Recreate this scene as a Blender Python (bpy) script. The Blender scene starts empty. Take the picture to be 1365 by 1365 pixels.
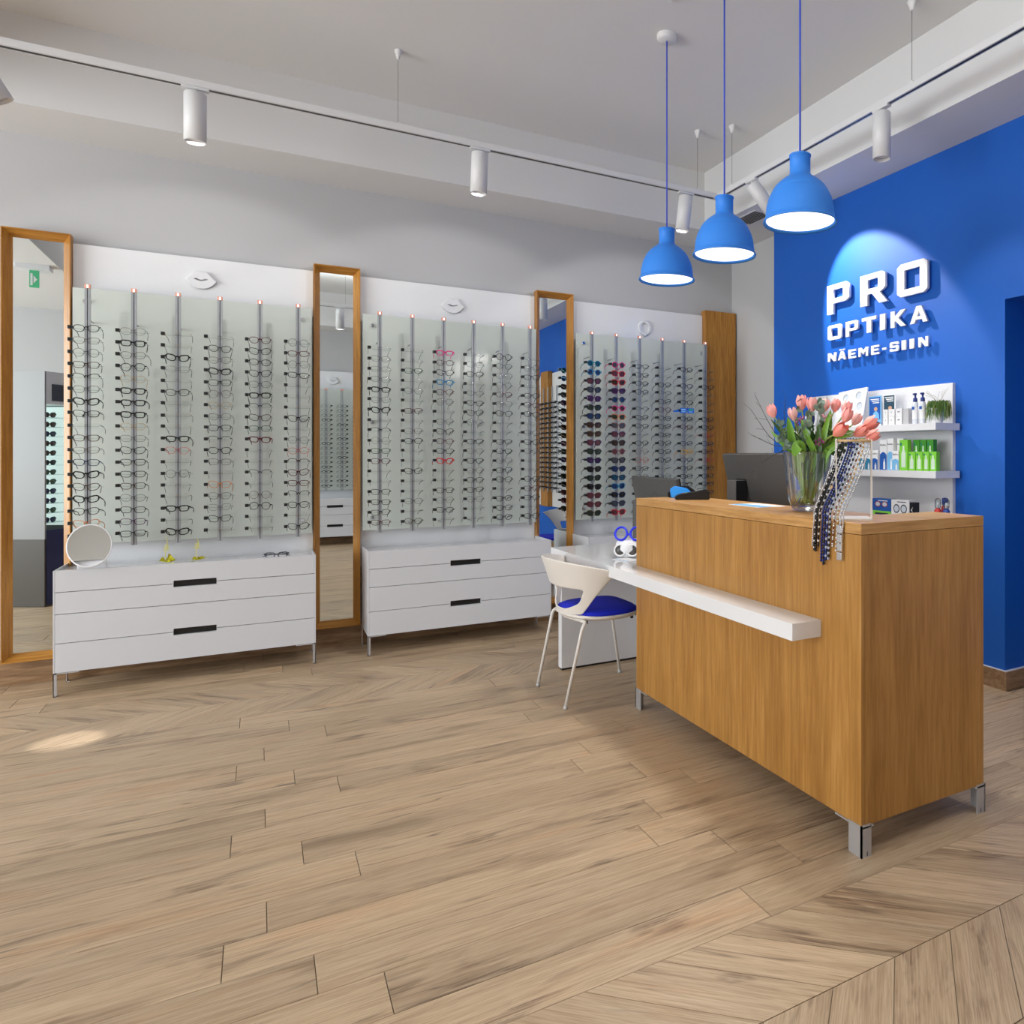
import bpy, bmesh, math, random
from mathutils import Vector, Matrix, Euler
R = math.radians
random.seed(7)
S = bpy.context.scene
COL = S.collection

# ------------------------------------------------------------------ camera
CAM_H = 1.35
F_PX, HORIZON, YAW, PRINC_X = 995.5, 606.0, 32.33, 976.0
cd = bpy.data.cameras.new('camera'); cam = bpy.data.objects.new('camera', cd); COL.objects.link(cam)
cam.location = (0, 0, CAM_H); cam.rotation_euler = (R(90), 0, R(-YAW))
cd.sensor_fit = 'HORIZONTAL'; cd.sensor_width = 36; cd.lens = F_PX/1365*36
cd.shift_y = -(682.5-HORIZON)/1365; cd.shift_x = -(PRINC_X-682.5)/1365
cd.clip_start = 0.02; cd.clip_end = 100
S.camera = cam
# ------------------------------------------------------------------ world, view
w = bpy.data.worlds.new('world'); S.world = w; w.use_nodes = True
w.node_tree.nodes['Background'].inputs[0].default_value = (0.80, 0.90, 1.0, 1)
w.node_tree.nodes['Background'].inputs[1].default_value = 1.0
S.view_settings.view_transform = 'Standard'; S.view_settings.look = 'None'
S.view_settings.exposure = 0.0; S.view_settings.gamma = 1.0
S.view_settings.use_curve_mapping = False
# x and y first taken from image pixels, then scaled about the camera
CAM_SX, CAM_SY = .9172, 1.3676
MODE = 'cam_scaled'      # this mode scales places and shapes about the camera; round: places only; metric: neither
AUTH = {}
# ------------------------------------------------------------------ light levels
DAY_W, SPOT_W, WALLSPOT_W, SIGN_W, PEND_W = 410.0, 26.0, 14.0, 80.0, 7.0
UP_W = 24.0
def g(x, y, z=0): return (x*CAM_SX, y*CAM_SY, z)
def light(kind, name, loc, aim, power, **kw):
    l = bpy.data.lights.new(name, kind); l.energy = power
    for k, v in kw.items(): setattr(l, k, v)
    o = bpy.data.objects.new(name, l); COL.objects.link(o); o.location = loc
    d = Vector(aim)-Vector(loc); o.rotation_euler = d.to_track_quat('-Z', 'Y').to_euler()
    return o
# daylight through the glazed shop front assumed at the unseen left end
light('AREA', 'daylight_left', (-6.15, 2.39, 1.75), (3, 2.39, 1.6), DAY_W, shape='RECTANGLE', size=5.3, size_y=2.7, color=(0.93, 0.97, 1.0))

# ------------------------------------------------------------------ materials
def srgb(r, g, b):
    f = lambda c: (c/255/12.92) if c/255 <= .04045 else ((c/255+.055)/1.055)**2.4
    return (f(r), f(g), f(b), 1)
MATS = {}
def mat(name, col=(200, 200, 200), rough=.5, metal=0.0, **kw):
    if name in MATS: return MATS[name]
    m = bpy.data.materials.new(name); m.use_nodes = True; b = m.node_tree.nodes['Principled BSDF']
    b.inputs['Base Color'].default_value = srgb(*col); b.inputs['Roughness'].default_value = rough
    b.inputs['Metallic'].default_value = metal
    for k, v in kw.items(): b.inputs[k.replace('_', ' ')].default_value = v
    MATS[name] = m
    return m
def nodes(m): return m.node_tree.nodes, m.node_tree.links
def noise_bump(m, scale=200, strength=.05, detail=2):
    n, l = nodes(m); t = n.new('ShaderNodeTexCoord'); z = n.new('ShaderNodeTexNoise'); z.inputs['Scale'].default_value = scale
    z.inputs['Detail'].default_value = detail
    b = n.new('ShaderNodeBump'); b.inputs['Strength'].default_value = strength; b.inputs['Distance'].default_value = .002
    l.new(t.outputs['Object'], z.inputs['Vector']); l.new(z.outputs[0], b.inputs['Height']); l.new(b.outputs[0], n['Principled BSDF'].inputs['Normal'])
    return m
def ramp(n, pts):
    r = n.new('ShaderNodeValToRGB'); e = r.color_ramp.elements
    while len(e) < len(pts): e.new(.5)
    for i, (p, c) in enumerate(pts): e[i].position = p; e[i].color = srgb(*c) if len(c) == 3 else c
    return r
def oak(name, scale, cols, rough=.38):
    """veneer: grain stretched along the axis with the small scale number"""
    m = mat(name, cols[1], rough); n, l = nodes(m); b = n['Principled BSDF']
    t = n.new('ShaderNodeTexCoord'); mp = n.new('ShaderNodeMapping'); mp.inputs['Scale'].default_value = scale
    oi = n.new('ShaderNodeObjectInfo'); ad = n.new('ShaderNodeVectorMath'); ad.operation = 'MULTIPLY_ADD'
    ad.inputs[1].default_value = (17, 13, 11)
    l.new(t.outputs['Object'], mp.inputs[0]); l.new(oi.outputs['Random'], ad.inputs[0]); l.new(mp.outputs[0], ad.inputs[2])
    z = n.new('ShaderNodeTexNoise'); z.inputs['Scale'].default_value = 5; z.inputs['Detail'].default_value = 6; z.inputs['Roughness'].default_value = .62
    z2 = n.new('ShaderNodeTexNoise'); z2.inputs['Scale'].default_value = .9; z2.inputs['Detail'].default_value = 2; z2.inputs['Distortion'].default_value = .6
    l.new(ad.outputs[0], z.inputs['Vector']); l.new(ad.outputs[0], z2.inputs['Vector'])
    r = ramp(n, [(.30, cols[0]), (.52, cols[1]), (.72, cols[2])]); l.new(z.outputs[0], r.inputs[0])
    r2 = ramp(n, [(.3, (225, 218, 205)), (.7, (255, 255, 255))]); l.new(z2.outputs[0], r2.inputs[0])
    mx = n.new('ShaderNodeMix'); mx.data_type = 'RGBA'; mx.blend_type = 'MULTIPLY'; mx.inputs[0].default_value = 1
    l.new(r.outputs[0], mx.inputs[6]); l.new(r2.outputs[0], mx.inputs[7]); l.new(mx.outputs[2], b.inputs['Base Color'])
    return m
OAKC = [(164, 114, 50), (181, 131, 64), (194, 146, 80)]
M_oakv = oak('oak_veneer_upright', (14, 14, .9), OAKC)
M_oaky = oak('oak_veneer_along', (14, .9, 14), [(170, 118, 56), (198, 150, 88), (214, 168, 106)])
M_oakx = oak('oak_veneer_across', (.9, 14, 14), [(170, 118, 56), (198, 150, 88), (214, 168, 106)])
M_frame = oak('oak_frame', (16, 16, 1.0), [(160, 104, 32), (186, 130, 52), (204, 150, 70)], .42)
def floor_wood():
    m = mat('plank_tile_wood', (190, 165, 135), .34); n, l = nodes(m); b = n['Principled BSDF']
    t = n.new('ShaderNodeTexCoord'); oi = n.new('ShaderNodeObjectInfo')
    def mapped(sc, off):
        mp = n.new('ShaderNodeMapping'); mp.inputs['Scale'].default_value = sc
        ad = n.new('ShaderNodeVectorMath'); ad.operation = 'MULTIPLY_ADD'; ad.inputs[1].default_value = off
        l.new(t.outputs['Object'], mp.inputs[0]); l.new(oi.outputs['Random'], ad.inputs[0]); l.new(mp.outputs[0], ad.inputs[2]); return ad.outputs[0]
    def nz(vec, sc, det=5, ro=.6, dist=0):
        z = n.new('ShaderNodeTexNoise'); z.inputs['Scale'].default_value = sc; z.inputs['Detail'].default_value = det
        z.inputs['Roughness'].default_value = ro; z.inputs['Distortion'].default_value = dist; l.new(vec, z.inputs['Vector']); return z.outputs[0]
    def mix(a, bb, fac, mode='MIX'):
        x = n.new('ShaderNodeMix'); x.data_type = 'RGBA'; x.blend_type = mode
        if isinstance(fac, float): x.inputs[0].default_value = fac
        else: l.new(fac, x.inputs[0])
        for i, v in ((6, a), (7, bb)):
            if isinstance(v, tuple): x.inputs[i].default_value = v
            else: l.new(v, x.inputs[i])
        return x.outputs[2]
    v1 = mapped((1.1, 30, 1), (37, 91, 13)); v2 = mapped((.8, 4.5, 1), (71, 23, 5)); v3 = mapped((1.5, 5, 1), (11, 53, 29)); v4 = mapped((3, 90, 1), (3, 7, 1))
    g = ramp(n, [(.25, (168, 144, 117)), (.42, (193, 169, 140)), (.6, (205, 183, 154)), (.8, (213, 193, 167))]); l.new(nz(v1, 2.2, 7, .65, .35), g.inputs[0])
    tone = ramp(n, [(.28, (214, 208, 202)), (.42, (250, 247, 243)), (.58, (255, 252, 248)), (.75, (255, 238, 224))]); l.new(nz(v2, 1.6, 3, .5, .5), tone.inputs[0])
    c = mix(g.outputs[0], tone.outputs[0], 1.0, 'MULTIPLY')
    fine = ramp(n, [(.35, (226, 222, 216)), (.6, (255, 255, 255))]); l.new(nz(v4, 3, 3), fine.inputs[0])
    c = mix(c, fine.outputs[0], 1.0, 'MULTIPLY')
    # dark cracks and smoky streaks
    st = ramp(n, [(.565, (0, 0, 0)), (.66, (255, 255, 255))]); l.new(nz(v3, 1.1, 4, .55, .9), st.inputs[0])
    cr = ramp(n, [(.42, (0, 0, 0)), (.60, (255, 255, 255))]); l.new(nz(v1, 3.5, 6, .7, .8), cr.inputs[0])
    mm = n.new('ShaderNodeMath'); mm.operation = 'MULTIPLY'; l.new(st.outputs[0], mm.inputs[0]); l.new(cr.outputs[0], mm.inputs[1])
    m3 = n.new('ShaderNodeMath'); m3.operation = 'MULTIPLY'; m3.inputs[1].default_value = .8; l.new(mm.outputs[0], m3.inputs[0])
    c = mix(c, srgb(104, 80, 62), m3.outputs[0])
    # long thin cracks
    ck = n.new('ShaderNodeMath'); ck.operation = 'SUBTRACT'; ck.inputs[1].default_value = .5; l.new(nz(mapped((.35, 7, 1), (53, 17, 9)), 1.6, 3, .5, .3), ck.inputs[0])
    ab = n.new('ShaderNodeMath'); ab.operation = 'ABSOLUTE'; l.new(ck.outputs[0], ab.inputs[0])
    cl = ramp(n, [(.0, (255, 255, 255)), (.012, (0, 0, 0))]); l.new(ab.outputs[0], cl.inputs[0])
    cm = ramp(n, [(.50, (0, 0, 0)), (.62, (255, 255, 255))]); l.new(nz(mapped((1.1, 2, 1), (5, 61, 3)), 1.4, 2), cm.inputs[0])
    c2 = n.new('ShaderNodeMath'); c2.operation = 'MULTIPLY'; l.new(cl.outputs[0], c2.inputs[0]); l.new(cm.outputs[0], c2.inputs[1])
    c3 = n.new('ShaderNodeMath'); c3.operation = 'MULTIPLY'; c3.inputs[1].default_value = .75; l.new(c2.outputs[0], c3.inputs[0])
    c = mix(c, srgb(84, 68, 58), c3.outputs[0])
    # knots
    vo = n.new('ShaderNodeTexVoronoi'); vo.inputs['Scale'].default_value = 1.0; vo.inputs['Randomness'].default_value = 1
    l.new(mapped((1.7, 5.2, 1), (19, 41, 2)), vo.inputs['Vector'])
    kn = ramp(n, [(.0, (255, 255, 255)), (.045, (170, 170, 170)), (.13, (0, 0, 0))]); l.new(vo.outputs['Distance'], kn.inputs[0])
    k2 = n.new('ShaderNodeMath'); k2.operation = 'MULTIPLY'; l.new(kn.outputs[0], k2.inputs[0]); l.new(cr.outputs[0], k2.inputs[1])
    c = mix(c, srgb(92, 64, 44), k2.outputs[0])
    hs = n.new('ShaderNodeHueSaturation'); mr = n.new('ShaderNodeMapRange'); mr.inputs['To Min'].default_value = .88; mr.inputs['To Max'].default_value = 1.07
    l.new(oi.outputs['Random'], mr.inputs[0]); l.new(mr.outputs[0], hs.inputs['Value']); l.new(c, hs.inputs['Color'])
    l.new(hs.outputs[0], b.inputs['Base Color'])
    bp = n.new('ShaderNodeBump'); bp.inputs['Strength'].default_value = .12; bp.inputs['Distance'].default_value = .002
    l.new(nz(v4, 2, 3), bp.inputs['Height']); l.new(bp.outputs[0], b.inputs['Normal'])
    rr = n.new('ShaderNodeMapRange'); rr.inputs['To Min'].default_value = .30; rr.inputs['To Max'].default_value = .5
    l.new(nz(v2, 4, 4), rr.inputs[0]); l.new(rr.outputs[0], b.inputs['Roughness'])
    return m
M_floor = floor_wood()
M_grout = mat('grey_grout', (128, 114, 100), .8)
M_wall = noise_bump(mat('painted_plaster_white', (188, 188, 189), .6), 260, .04)
M_ceil = noise_bump(mat('painted_ceiling_white', (222, 222, 222), .75), 200, .04)
M_blue = noise_bump(mat('painted_wall_blue', (6, 92, 190), .62), 240, .06)
M_white = mat('white_satin', (226, 226, 229), .3)
M_whitegloss = mat('white_gloss_board', (232, 233, 235), .09)
M_cab = mat('white_lacquer_front', (206, 207, 211), .28)
M_slot = mat('dark_handle_slot', (22, 22, 24), .35)
M_glasspanel = mat('back_painted_glass', (205, 212, 205), .12)
M_mirror = mat('mirror_silver', (226, 232, 232), .0, 1.0)
M_alu = mat('brushed_aluminium', (168, 172, 176), .35, .4)
M_legmetal = mat('satin_steel_leg', (196, 197, 200), .4, .7)
M_chrome = mat('chrome', (225, 226, 228), .08, 1.0)
M_rodglass = mat('clear_rod_strip', (228, 234, 236), .05)
M_copper = mat('copper_tip', (240, 168, 146), .25, .2)
M_lock = mat('black_lock_plastic', (16, 17, 18), .4)
M_pend = noise_bump(mat('blue_silicone', (54, 142, 244), .55), 400, .03)
M_cord = mat('blue_textile_cord', (62, 88, 214), .7)
M_chair = mat('white_chair_plastic', (226, 220, 212), .35)
M_seat = noise_bump(mat('blue_seat_fabric', (4, 30, 196), .85), 900, .4)
M_tube = mat('white_painted_tube', (222, 218, 212), .35)
M_black = mat('black_plastic', (18, 18, 20), .35)
M_mon = mat('grey_monitor_back', (74, 72, 70), .38)
M_lamp_white = mat('white_lamp_metal', (226, 226, 227), .42)
def emis(name, col, st):
    m = mat(name, col, .5); b = m.node_tree.nodes['Principled BSDF']
    b.inputs['Emission Color'].default_value = srgb(*col); b.inputs['Emission Strength'].default_value = st; return m
M_bulb = emis('pendant_diffuser_glow', (255, 252, 246), 1.5)
M_tipglow = emis('tip_glow', (255, 236, 226), 1.2)
M_ledface = emis('spot_led_glow', (255, 252, 246), 6.0)
def thin_glass(name, tint=(1, 1, 1, 1), refl=.9, base=.0, rough=.02):
    m = bpy.data.materials.new(name); m.use_nodes = True; n, l = nodes(m); n.clear()
    o = n.new('ShaderNodeOutputMaterial'); t = n.new('ShaderNodeBsdfTransparent'); t.inputs[0].default_value = tint
    g = n.new('ShaderNodeBsdfGlossy'); g.inputs['Roughness'].default_value = rough; fr = n.new('ShaderNodeFresnel'); fr.inputs[0].default_value = 1.5
    ma = n.new('ShaderNodeMath'); ma.operation = 'MULTIPLY_ADD'; ma.inputs[1].default_value = refl; ma.inputs[2].default_value = base
    mx = n.new('ShaderNodeMixShader'); l.new(fr.outputs[0], ma.inputs[0]); l.new(ma.outputs[0], mx.inputs[0]); l.new(t.outputs[0], mx.inputs[1]); l.new(g.outputs[0], mx.inputs[2]); l.new(mx.outputs[0], o.inputs[0])
    MATS[name] = m; return m
M_lens = thin_glass('clear_lens', (.955, .965, .955, 1), .9)
M_clear = thin_glass('clear_acrylic', (.90, .93, .92, 1), .8)
M_pane = thin_glass('window_pane', (.96, .98, .97, 1), .8)
M_vase = thin_glass('vase_glass', (.965, .98, .985, 1), .7, .06)
M_water = thin_glass('vase_water', (.95, .97, .95, 1), .4)

# ------------------------------------------------------------------ mesh helpers
def new(): return bmesh.new()
def box(bm, lo, hi, bevel=0):
    r = bmesh.ops.create_cube(bm, size=1)['verts']
    lo, hi = Vector(lo), Vector(hi); c = (lo+hi)/2; d = hi-lo
    for v in r: v.co = Vector((v.co.x*d.x, v.co.y*d.y, v.co.z*d.z))+c
    if bevel:
        es = list({e for v in r for e in v.link_edges}); bmesh.ops.bevel(bm, geom=es, offset=bevel, segments=2, affect='EDGES', profile=.6)
    return bm
def boxm(lo, hi, bevel=0): return box(new(), lo, hi, bevel)
def xform(bm, verts_from, mtx):
    bm.verts.ensure_lookup_table()
    for v in bm.verts[verts_from:]: v.co = mtx @ v.co
def lathe(bm, prof, n=32, c=(0, 0, 0), cap0=False, cap1=False, rfun=None):
    rings = []
    for (r, z) in prof:
        rings.append([bm.verts.new((c[0]+(rfun(r, z, 2*math.pi*i/n) if rfun else r)*math.cos(2*math.pi*i/n), c[1]+(rfun(r, z, 2*math.pi*i/n) if rfun else r)*math.sin(2*math.pi*i/n), c[2]+z)) for i in range(n)])
    for a, b in zip(rings, rings[1:]):
        for i in range(n): bm.faces.new((a[i], a[(i+1) % n], b[(i+1) % n], b[i])).smooth = True
    if cap0: bm.faces.new(rings[0][::-1])
    if cap1: bm.faces.new(rings[-1])
    return bm
def tube(bm, pts, r, n=8, caps=True, rz=None):
    pts = [Vector(p) for p in pts]; rings = []; prev = None
    for i, p in enumerate(pts):
        d = (pts[min(i+1, len(pts)-1)]-pts[max(i-1, 0)]).normalized()
        if prev is None: up = Vector((0, 0, 1)) if abs(d.z) < .9 else Vector((1, 0, 0)); a = d.cross(up).normalized()
        else: a = (prev-d*prev.dot(d)).normalized()
        prev = a; b = d.cross(a); rr = r[i] if isinstance(r, (list, tuple)) else r
        rings.append([bm.verts.new(p+a*rr*math.cos(2*math.pi*k/n)+b*(rz or rr)*math.sin(2*math.pi*k/n)) for k in range(n)])
    for a, b in zip(rings, rings[1:]):
        for i in range(n): bm.faces.new((a[i], a[(i+1) % n], b[(i+1) % n], b[i])).smooth = n > 5
    if caps: bm.faces.new(rings[0][::-1]); bm.faces.new(rings[-1])
    return bm
def smoothpath(pts, k=6):
    """Catmull-Rom through the points"""
    P = [Vector(p) for p in pts]; P = [2*P[0]-P[1]]+P+[2*P[-1]-P[-2]]; out = []
    for i in range(1, len(P)-2):
        for j in range(k):
            t = j/k; a, b, c, d = P[i-1:i+3]
            out.append(.5*((2*b)+(c-a)*t+(2*a-5*b+4*c-d)*t*t+(3*b-a-3*c+d)*t**3))
    out.append(P[-2]); return out
def prism(bm, poly, y0, y1, plane='XZ'):
    """extrude a 2-D polygon; plane XZ -> along Y, XY -> along Z, YZ -> along X"""
    f = {'XZ': lambda u, v, w: (u, w, v), 'XY': lambda u, v, w: (u, v, w), 'YZ': lambda u, v, w: (w, u, v)}[plane]
    a = [bm.verts.new(f(u, v, y0)) for u, v in poly]; b = [bm.verts.new(f(u, v, y1)) for u, v in poly]; n = len(poly)
    bm.faces.new(a); bm.faces.new(b[::-1])
    for i in range(n): bm.faces.new((a[i], b[i], b[(i+1) % n], a[(i+1) % n]))
    return bm
def outline_mesh(name, loops, depth, bevel=0.0):
    """filled 2-D loops (even-odd holes), extruded; lies in local XY, thickness along +-Z"""
    cu = bpy.data.curves.new(name, 'CURVE'); cu.dimensions = '2D'; cu.fill_mode = 'BOTH'; cu.extrude = depth/2; cu.bevel_depth = bevel; cu.bevel_resolution = 1
    for lp in loops:
        s = cu.splines.new('POLY'); s.points.add(len(lp)-1); s.use_cyclic_u = True
        for i, p in enumerate(lp): s.points[i].co = (p[0], p[1], 0, 1)
    o = bpy.data.objects.new(name, cu); me = bpy.data.meshes.new_from_object(o)
    bpy.data.objects.remove(o); bpy.data.curves.remove(cu); return me
def text_mesh(name, s, size, depth=.0004, align='CENTER'):
    cu = bpy.data.curves.new(name, 'FONT'); cu.body = s; cu.size = size; cu.extrude = depth; cu.align_x = align; cu.align_y = 'CENTER'; cu.resolution_u = 2
    o = bpy.data.objects.new(name, cu); me = bpy.data.meshes.new_from_object(o); bpy.data.objects.remove(o); bpy.data.curves.remove(cu); return me
def tag(o, label=None, cat=None, group=None, kind=None):
    for k, v in (('label', label), ('category', cat), ('group', group), ('kind', kind)):
        if v: o[k] = v
    return o
def mesh_from(bm, name, fixn=True):
    if fixn: bmesh.ops.recalc_face_normals(bm, faces=bm.faces)
    me = bpy.data.meshes.new(name); bm.to_mesh(me); bm.free(); return me
def thing(name, label, cat, loc=(0, 0, 0), rz=0, group=None):
    o = bpy.data.objects.new(name, None); COL.objects.link(o); o.rotation_euler = (0, 0, rz); o.empty_display_size = .05
    o.location = loc if MODE == 'metric' else g(*loc); AUTH[o.name] = (Vector(loc), MODE == 'cam_scaled')
    return tag(o, label, cat, group)
def part(name, geo, m, parent=None, world=True, label=None, kind=None):
    """one mesh object; if world, geometry is given in the same unscaled coordinates as its thing"""
    me = geo if isinstance(geo, bpy.types.Mesh) else mesh_from(geo, name)
    if parent is not None and world:
        r = parent
        while r.parent: r = r.parent
        a, st = AUTH[r.name]; me.transform(Matrix.Translation(-a))
        if st: me.transform(Matrix.Diagonal((CAM_SX, CAM_SY, 1, 1)))
    o = bpy.data.objects.new(name, me); COL.objects.link(o); o.parent = parent
    if m is not None and not me.materials: me.materials.append(m)
    return tag(o, label, kind=kind)
def solo(name, geo, m, label, cat, group=None, base=None, kind=None):
    """a thing that is one mesh, its origin moved to its base"""
    me = geo if isinstance(geo, bpy.types.Mesh) else mesh_from(geo, name)
    if MODE == 'cam_scaled':
        me.transform(Matrix.Diagonal((CAM_SX, CAM_SY, 1, 1))); base = g(*base) if base else None
    if base is None:
        xs = [v.co for v in me.vertices]; base = ((min(v.x for v in xs)+max(v.x for v in xs))/2, (min(v.y for v in xs)+max(v.y for v in xs))/2, min(v.z for v in xs))
    me.transform(Matrix.Translation(-Vector(base)))
    o = bpy.data.objects.new(name, me); COL.objects.link(o); o.location = base
    if m is not None and not me.materials: me.materials.append(m)
    return tag(o, label, cat, group, kind)
def struct(name, geo, m, parent=None):
    me = geo if isinstance(geo, bpy.types.Mesh) else mesh_from(geo, name)
    me.transform(Matrix.Diagonal((CAM_SX, CAM_SY, 1, 1)))
    o = bpy.data.objects.new(name, me); COL.objects.link(o); o.parent = parent; AUTH[o.name] = (Vector((0, 0, 0)), True)
    if not me.materials: me.materials.append(m)
    if parent is None: o['kind'] = 'structure'
    return o
def copy_tree(o, parent=None):
    c = o.copy(); COL.objects.link(c); c.parent = parent
    for ch in o.children: copy_tree(ch, c)
    return c
def setmat(o, m):
    o.material_slots[0].link = 'OBJECT'; o.material_slots[0].material = m
ORD = ['', 'first', 'second', 'third', 'fourth', 'fifth', 'sixth', 'seventh', 'eighth', 'ninth', 'tenth', 'eleventh', 'twelfth', 'thirteenth', 'fourteenth', 'fifteenth', 'sixteenth', 'seventeenth', 'eighteenth']

# ------------------------------------------------------------------ the room
YW, XR, XC, ZC, ZS = 4.36, 3.93, 4.11, 3.73, 3.245     # back wall, blue wall, recessed corner, ceiling, soffit
XL, YS = -6.8, -0.81
floor = struct('floor', boxm((XL-.1, YS-.1, -.12), (5.0, YW+.1, -.004)), M_grout)
struct('ceiling', boxm((XL-.1, YS-.1, ZC), (5.0, YW+.1, ZC+.1)), M_ceil)
struct('wall_back', boxm((XL-.1, YW, 0), (5.0, YW+.1, ZC)), M_wall)
struct('wall_front', boxm((XL-.1, YS-.1, 0), (5.0, YS, ZC)), M_wall)
struct('wall_corner', boxm((XC, 3.69, 0), (XC+.9, YW, ZC)), M_wall)
b = new(); box(b, (XR, 2.03, 0), (XC+.9, 3.69, ZC)); box(b, (XR, 1.50, 2.24), (XC+.9, 2.03, ZC)); box(b, (XR, YS, 0), (XC+.9, 1.50, ZC))
struct('wall_right', b, M_blue)
struct('wall_niche', boxm((4.62, 1.50, 0), (4.72, 2.03, 2.24)), M_blue)
b = new(); box(b, (XL-.1, YS, 0), (XL, -.3, ZC)); box(b, (XL-.1, 3.8, 0), (XL, YW, ZC)); box(b, (XL-.1, -.3, 3.15), (XL, 3.8, ZC)); box(b, (XL-.1, -.3, 0), (XL, 3.8, .3))
struct('wall_left', b, M_wall)
wn = struct('window_1', boxm((XL-.06, -.3, .3), (XL-.05, 3.8, 3.15)), M_pane)
for y in (-.3, 1.05, 2.4, 3.76): part('window_frame', boxm((XL-.09, y, .3), (XL-.01, y+.04, 3.15)), M_white, wn)
for z in (.3, 3.11): part('window_frame', boxm((XL-.09, -.3, z), (XL-.01, 3.8, z+.04)), M_white, wn)
struct('trim_1', boxm((XL, 3.99, ZS), (XC, YW, ZC)), M_ceil)
struct('trim_2', boxm((3.465, YS, ZS), (XC, 3.99, ZC)), M_ceil)
struct('trim_3', boxm((XL, YS, ZS), (3.465, -.44, ZC)), M_ceil)
struct('trim_4', boxm((XL, -.44, ZS), (-1.87, 3.99, ZC)), M_ceil)
# baseboards of the same plank tile
def baseb(name, lo, hi, h=.11, rotate=False):
    o = struct(name, boxm((0, 0, 0), (hi[0]-lo[0], hi[1]-lo[1], h)), M_base); o.location = g(lo[0], lo[1], 0); return o
M_base = oak('baseboard_wood', (1.2, 6, 9), [(128, 98, 70), (160, 128, 96), (182, 150, 118)], .45)
baseb('baseboard_back', (XL, YW-.014), (XC, YW), .15)
baseb('baseboard_right', (XR-.012, 2.03), (XR, 3.69))
baseb('baseboard_entrance', (XR-.012, YS), (XR, 1.50))
baseb('baseboard_niche', (XR-.012, 2.018), (4.62, 2.03))
baseb('baseboard_corner', (XC-.012, 3.69), (XC, YW-.014))
baseb('baseboard_front', (XL, YS), (XR, YS+.012))
b = new()
box(b, (XR-.013, 2.017, .11), (4.62, 2.03, .115)); box(b, (XR-.013, 2.03, .11), (XR, 3.69, .115))
struct('trim_5', b, M_white)

# planks: long rows of 1.36 m tiles with two chevron bands (all measured in the photograph)
PW, PL, G = .1751, 1.2474, .0011
def plank_mesh(L, W=PW):
    b = new(); z = 0
    lo = [(G, G), (L-G, G), (L-G, W-G), (G, W-G)]; e = .0012
    t = [(lo[0][0]+e, lo[0][1]+e), (lo[1][0]-e, lo[1][1]+e), (lo[2][0]-e, lo[2][1]-e), (lo[3][0]+e, lo[3][1]-e)]
    A = [b.verts.new((x, y, -.006)) for x, y in lo]; B = [b.verts.new((x, y, -.001)) for x, y in lo]; C = [b.verts.new((x, y, 0)) for x, y in t]
    b.faces.new(C)
    for U, V in ((A, B), (B, C)):
        for i in range(4): b.faces.new((U[i], U[(i+1) % 4], V[(i+1) % 4], V[i]))
    b.faces.new(A[::-1]); return mesh_from(b, 'plank')
PM = plank_mesh(PL); PM.materials.append(M_floor)
X0F, X1F = -3.027, XR*CAM_SX
YWM, YSM = YW*CAM_SY, YS*CAM_SY
offs = [.018, .275, .124, -.083]
def clipped(x0, x1, y, w=PW):
    if x0 < X0F: x0 = X0F
    if x1 > X1F: x1 = X1F
    if x1-x0 < .06: return
    if abs((x1-x0)-PL) < 1e-4 and abs(w-PW) < 1e-4: me = PM
    else: me = plank_mesh(x1-x0, w); me.materials.append(M_floor)
    o = bpy.data.objects.new('plank', me); COL.objects.link(o); o.parent = floor; o.location = (x0, y, random.uniform(-.0003, 0))
def rows(k0, k1, y0):
    for k in range(k0, k1):
        o0 = offs[k % 4]; i = int((X0F-o0)//PL)
        while o0+i*PL < X1F: clipped(o0+i*PL, o0+(i+1)*PL, y0+k*PW); i += 1
Y1 = 1.7847
rows(0, 16, Y1)                                  # the field
yb = Y1+16*PW                                    # 3.353 far chevron band
CH = .3228; DX = .3229; PX = .2142
def chev(xs, yc, up):
    """one chevron tile: runs from the centre line yc away to the border, meeting edges parallel to X"""
    sgn = 1 if up else -1
    ang = math.atan2(CH*sgn, -DX)                # from centre line point to border (towards -x)
    for x in xs:
        g = G*1.4
        P = [(x+g, yc+sgn*g), (x+PX-g, yc+sgn*g), (x+PX-DX-g, yc+sgn*(CH-g)), (x-DX+g, yc+sgn*(CH-g))]
        P = [(max(X0F, min(X1F, px)), py) for px, py in P]
        if max(p[0] for p in P)-min(p[0] for p in P) < .1: continue
        b = new(); rot = Matrix.Rotation(-ang, 2); org = Vector((x, yc))
        L = [rot @ (Vector(p)-org) for p in P]
        A = [b.verts.new((p.x, p.y, -.006)) for p in L]; C = [b.verts.new((p.x, p.y, 0)) for p in L]
        b.faces.new(C); b.faces.new(A[::-1])
        for i in range(4): b.faces.new((A[i], A[(i+1) % 4], C[(i+1) % 4], C[i]))
        me = mesh_from(b, 'chevron_plank'); me.materials.append(M_floor)
        o = bpy.data.objects.new('chevron_plank', me); COL.objects.link(o); o.parent = floor; o.location = (x, yc, random.uniform(-.0003, 0)); o.rotation_euler = (0, 0, ang)
n0, n1 = -10, 15
chev([1.441+PX*i for i in range(n0, n1)], Y1-CH, True); chev([1.441+PX*i for i in range(n0, n1)], Y1-CH, False)
chev([.352+PX*i for i in range(-10, 18)], yb+CH, True); chev([.352+PX*i for i in range(-10, 18)], yb+CH, False)
for k in range(4): 
    wd = PW if k < 3 else YWM-.019-(yb+2*CH+3*PW)
    o0 = offs[(k+1) % 4]; i = int((X0F-o0)//PL)
    while o0+i*PL < X1F: clipped(o0+i*PL, o0+(i+1)*PL, yb+2*CH+k*PW, wd); i += 1
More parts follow.
